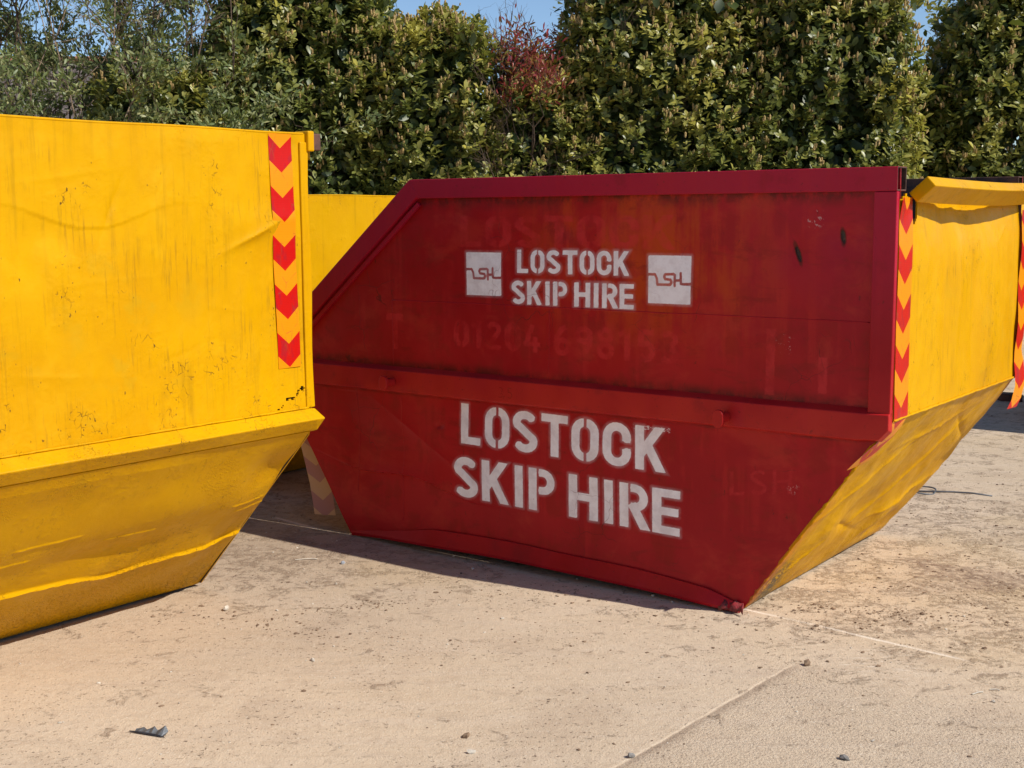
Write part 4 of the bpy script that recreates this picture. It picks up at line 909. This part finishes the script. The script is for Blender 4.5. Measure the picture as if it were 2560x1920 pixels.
def laurel(name, label, c, hx, hy, H, dens, seed, z0=.25, spike=.55, ll=.116, group='laurel bushes forming the hedge', lean=0.0, tb=0.0):
    rg = np.random.default_rng(seed); r = empty(name, (c[0], c[1], 0)); tag(r, label, 'bush', group); C = np.array([c[0], c[1], 0.])
    c = tuple(c)
    area = 2 * (hx + hy) * H; n = int(dens * 1.45 * area)
    P, O = bush_surface(rg, n, c, hx, hy, H, z0, seed); P = P - C
    low = rg.random(n) < np.clip((P[:, 2] - .2) / 1.2, .25, 1); P, O = P[low], O[low]; n = len(P)
    P = P - O * (rg.random(n) ** 1.6 * .42)[:, None]
    stem = nrm(O * .75 + np.array([0, 0, .85]) + rg.normal(0, .33, (n, 3)))
    clump = fbm((P[:, 0] + c[0]) * 1.6, P[:, 2] * 1.6 + P[:, 1], seed + 2) * 1.3
    k = 9; idx = np.repeat(np.arange(n), k); j = np.tile(np.arange(k), n); m = len(idx); st = stem[idx]
    A = nrm(np.cross(st, rg.normal(0, 1, (n, 3))[idx])); B = np.cross(st, A); az = j * 2.4 + rg.uniform(0, 6.3, n)[idx] + rg.normal(0, .3, m)
    rad = A * np.cos(az)[:, None] + B * np.sin(az)[:, None]; pos = P[idx] + st * ((j / k - .5) * .15 + rg.normal(0, .01, m))[:, None]
    al = np.radians(rg.uniform(38, 82, m) - 14 * (j / k)); D = st * np.cos(al)[:, None] + rad * np.sin(al)[:, None]
    N = st * np.sin(al)[:, None] - rad * np.cos(al)[:, None] + rg.normal(0, .22, (m, 3))
    L = ll * rg.uniform(.55, 1.15, m) * (.8 + .4 * rg.random(n))[idx]; W = L * rg.uniform(.40, .56, m)
    hz = (P[:, 2] / H)[idx]
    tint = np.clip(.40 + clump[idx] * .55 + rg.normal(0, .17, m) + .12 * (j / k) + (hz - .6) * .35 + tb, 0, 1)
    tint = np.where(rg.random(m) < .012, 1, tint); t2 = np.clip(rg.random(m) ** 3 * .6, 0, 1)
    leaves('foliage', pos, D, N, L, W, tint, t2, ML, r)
    # catkin-like flower spikes standing above each rosette
    keep = rg.random(n) < spike * np.clip((P[:, 2] / H - .30) * 2.2, .15, 1); sp = np.repeat(np.nonzero(keep)[0], 5); sp = sp[rg.random(len(sp)) < rg.random(n)[sp] * .95]; m = len(sp)
    D = nrm(stem[sp] * .6 + np.array([0, 0, 1.0]) + rg.normal(0, .16, (m, 3)))
    spikes('flower_spikes', P[sp] + stem[sp] * .07 + rg.normal(0, .026, (m, 3)), D, rg.uniform(.04, .09, m), rg.uniform(.011, .017, m), MSP, r, np.clip(rg.normal(.55, .25, m), 0, 1))
    # leaves filling the body, deep shade put into their darker colour
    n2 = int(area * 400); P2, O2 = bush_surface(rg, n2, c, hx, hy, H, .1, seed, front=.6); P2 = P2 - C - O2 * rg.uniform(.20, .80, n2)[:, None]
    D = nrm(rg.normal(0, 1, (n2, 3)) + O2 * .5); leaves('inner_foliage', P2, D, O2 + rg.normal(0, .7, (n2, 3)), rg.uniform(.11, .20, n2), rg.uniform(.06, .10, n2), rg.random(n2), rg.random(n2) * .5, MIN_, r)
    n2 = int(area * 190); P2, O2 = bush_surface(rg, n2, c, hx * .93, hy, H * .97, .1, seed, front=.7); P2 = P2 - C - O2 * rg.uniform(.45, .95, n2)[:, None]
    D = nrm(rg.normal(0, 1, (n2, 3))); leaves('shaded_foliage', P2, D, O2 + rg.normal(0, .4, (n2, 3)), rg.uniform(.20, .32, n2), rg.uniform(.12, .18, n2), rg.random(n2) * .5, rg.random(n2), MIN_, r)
    br = []
    for i in range(9):
        a = rg.uniform(0, 6.3); e = np.array([math.cos(a) * hx * .75, math.sin(a) * hy * .6, H * rg.uniform(.6, .92)]); s0 = np.array([e[0] * .35, e[1] * .3, 0])
        T = np.linspace(0, 1, 7)[:, None]; br.append(tube(s0 + (e - s0) * T + np.array([0, 0, .3]) * np.sin(T * 3.1) + rg.normal(0, .03, (7, 3)), np.linspace(.045, .012, 7), 6))
    V, F = merge(br); poly('trunk', V, F, MBARK, r, True)
    return r
HY = 18.1
def X_(px, y=17.2): return (px - 1280) / 3183 * y * 1.0
Z0 = 4.35
laurel('laurel_bush', 'laurel bush behind the left skip, under the tangled twigs', (X_(430), HY - .75), 1.05, .85, 3.25, 62, 1, spike=.3)
laurel('laurel_bush', 'tall laurel bush left of the gap with the red young leaves', (X_(760), HY + .1), 1.45, 1.15, 4.85, 60, 2)
laurel('laurel_bush', 'lower laurel bush with pointed shoots just left of the red leaves', (X_(1100), HY - .2), .88, 1.0, 4.00, 66, 3)
laurel('laurel_bush', 'low laurel growth beneath the bush with red young leaves', (X_(1345), HY - .15), .72, .9, 3.30, 60, 4)
laurel('laurel_bush', 'broad laurel bush right of the red leaves, above the red skip', (X_(1665), HY), 1.52, 1.2, 4.9, 60, 5, spike=.8, tb=.03)
laurel('laurel_bush', 'laurel bush with a rounded right shoulder beside the right gap of sky', (X_(2075), HY), 1.33, 1.15, 4.72, 60, 6, spike=.65)
laurel('laurel_bush', 'low shaded laurel filling the gap below the right patch of sky', (X_(2400), HY + .9), .55, .7, 3.45, 60, 8, spike=.2, tb=-.12)  # darker leaf tint carries the shade of this bush in its colour
laurel('laurel_bush', 'shaded laurel bush in the top right corner of the hedge', (X_(2665), HY + 1.0), 1.45, 1.1, 4.75, 55, 7, spike=.5)

def shrub(name, label, stems, nleaf, leafmat, ll, lw, seed, trunkmat=MBARK, group=None, spread=.10, cat='bush', clus=7, drop=0.0, zmin=0, zmax=9, xr=99, xo=0):
    """thin-stemmed shrub; stems: list of (base, tip, radius)"""
    rg = np.random.default_rng(seed); r = empty(name, (stems[0][0][0], stems[0][0][1], 0)); C = np.array([stems[0][0][0], stems[0][0][1], 0.]); tag(r, label, cat, group)
    br = []; tips = []
    def grow(a, b, rad, lev):
        a, b = np.asarray(a, float), np.asarray(b, float); n = 7; T = np.linspace(0, 1, n)[:, None]; L = np.linalg.norm(b - a)
        P = a + (b - a) * T + rg.normal(0, .035 * L, (n, 3)) * np.sin(T * 2.2); br.append(tube(P - C, np.linspace(rad, rad * .4, n), 5 if lev < 2 else 4))
        if lev >= 1:
            for i in range(2, n): tips.append((P[i], P[i] - P[i - 1]))
        if lev < 3:
            for i in range(6 if lev == 0 else 5):
                k = rg.uniform(.25, 1); p = a + (b - a) * k; d = nrm((b - a) / L + rg.normal(0, .55, 3)); d[2] = abs(d[2]) * .8 + .1
                grow(P[min(n - 1, int(k * (n - 1)))], P[min(n - 1, int(k * (n - 1)))] + d * L * rg.uniform(.28, .5), rad * .45, lev + 1)
    for a, b, rad in stems: grow(a, b, rad, 0)
    V, F = merge(br); poly('branches', V, F, trunkmat, r, True)
    tips = [t for t in tips if zmin <= t[0][2] <= zmax and abs(t[0][0] - C[0] - xo) < xr]
    ti = rg.integers(0, len(tips), nleaf); P = np.array([t[0] for t in tips])[ti]; dd = nrm(np.array([t[1] for t in tips])[ti])
    P = P + rg.normal(0, spread, (nleaf, 3)) * .5; cl = rg.random(len(tips))[ti]
    D = nrm(dd * .7 + rg.normal(0, .55, (nleaf, 3)) + np.array([0, 0, .25 - drop])); L = rg.uniform(.6, 1.15, nleaf) * ll
    leaves('foliage', P - C, D, rg.normal(0, 1, (nleaf, 3)) + np.array([0, -.4, .9]), L, L * lw, np.clip(cl * .6 + rg.normal(.2, .2, nleaf), 0, 1), rg.random(nleaf) ** 3 * .5, leafmat, r)
    return r
rs = np.random.default_rng(3)
def stems(px0, px1, n, y0, ztop, rad=.022, lean=.5, zb=0.0):
    L = []
    for i in range(n):
        px = px0 + (px1 - px0) * (i + .5) / n + rs.uniform(-12, 12); y = y0 + rs.uniform(-.5, .5); x = X_(px, y)
        L.append(((x, y, zb), (x + rs.uniform(-lean, lean), y + rs.uniform(-.3, .3), ztop * rs.uniform(.88, 1.08)), rad * rs.uniform(.7, 1.2)))
    return L
shrub('sparse_shrub', 'loose grey green shrub with narrow leaves at the far left, sky showing through', stems(-110, 90, 7, 16.6, 4.7, lean=.35), 16000, MOL, .095, .30, 41, MBARK)
shrub('bare_shrub', 'thin twiggy shrub with few leaves in front of the blue sky', stems(90, 250, 5, 17.0, 4.5, .018, .5), 1500, MOL, .075, .26, 42, MTWIG)
shrub('tangled_shrub', 'tangled twiggy shrub between the sparse shrub and the laurel hedge', stems(210, 600, 11, 17.4, 4.9, .022, .45), 36000, MOL, .095, .34, 43, MBARK)
shrub('low_thicket', 'low thicket of leafy stems just above the left skip rim', stems(-80, 300, 10, 16.4, 2.45, .016, .35), 9500, MOL, .085, .28, 44, MTWIG)
shrub('red_leaf_bush', 'bush with bright red young leaves in the gap of the hedge', [((X_(1330 + d), 18.4 + e, 0), (X_(1330 + d * 1.6), 18.2 + e, zt), .022) for d, e, zt in ((-50, -.6, 3.3), (-18, -.5, 3.5), (15, -.6, 3.4), (45, -.5, 3.35), (78, -.4, 3.6), (0, -.9, 3.2), (-62, -.8, 3.2), (-30, -.9, 3.35), (30, -.9, 3.3))], 3000, MPH, .10, .25, 45, MBARK, spread=.16, zmin=2.95, zmax=3.95, xr=.44, xo=.33)

# ------------------------------------------------------------------ house far behind the left shrubs
hr = empty('house', (-17.5, 48, 0)); tag(hr, 'distant brick house with a grey brown tiled roof behind the left shrubs', 'house')
MBRK = mat_simple('brick_wall', (.30, .16, .11), .9, .3, 3); MTILE = mat_simple('roof_tiles', (.17, .135, .12), .9, .35, 2, 0, .6, (.11, .085, .075)); MRIDGE = mat_simple('ridge_tiles', (.36, .17, .09), .9, .3, 3)
poly('wall', [(-5, -4, 0), (4.6, -4, 0), (4.6, 4, 0), (-5, 4, 0), (-5, -4, 4.6), (4.6, -4, 4.6), (4.6, 4, 4.6), (-5, 4, 4.6), (-5, 0, 6.9), (4.6, 0, 6.9)],
     [(0, 1, 5, 4), (1, 2, 6, 9, 5), (2, 3, 7, 6), (3, 0, 4, 8, 7)], MBRK, hr)
o = poly('roof', [(-5.4, -4.5, 4.45), (5.0, -4.5, 4.45), (5.0, 0, 7.15), (-5.4, 0, 7.15), (-5.4, 4.5, 4.45), (5.0, 4.5, 4.45)], [(0, 1, 2, 3), (3, 2, 5, 4)], MTILE, hr); s_ = o.modifiers.new('t', 'SOLIDIFY'); s_.thickness = .15
V, F = tube([(-5.4, 0, 7.16), (5.0, 0, 7.16)], .16, 8); poly('ridge_tiles', V, F, MRIDGE, hr)
for x in (-3.2, 0, 3.0):
    w = extrude('window', None, [box_ring((x, y, 3.2), (.55, 0, 0), (0, 0, .5)) for y in (-4.06, -4.0)], mat_simple('window_frame', (.7, .7, .7), .5), hr)
    extrude('pane', None, [box_ring((x, y, 3.2), (.47, 0, 0), (0, 0, .42)) for y in (-4.08, -4.062)], mat_simple('window_glass', (.03, .04, .05), .1), w)
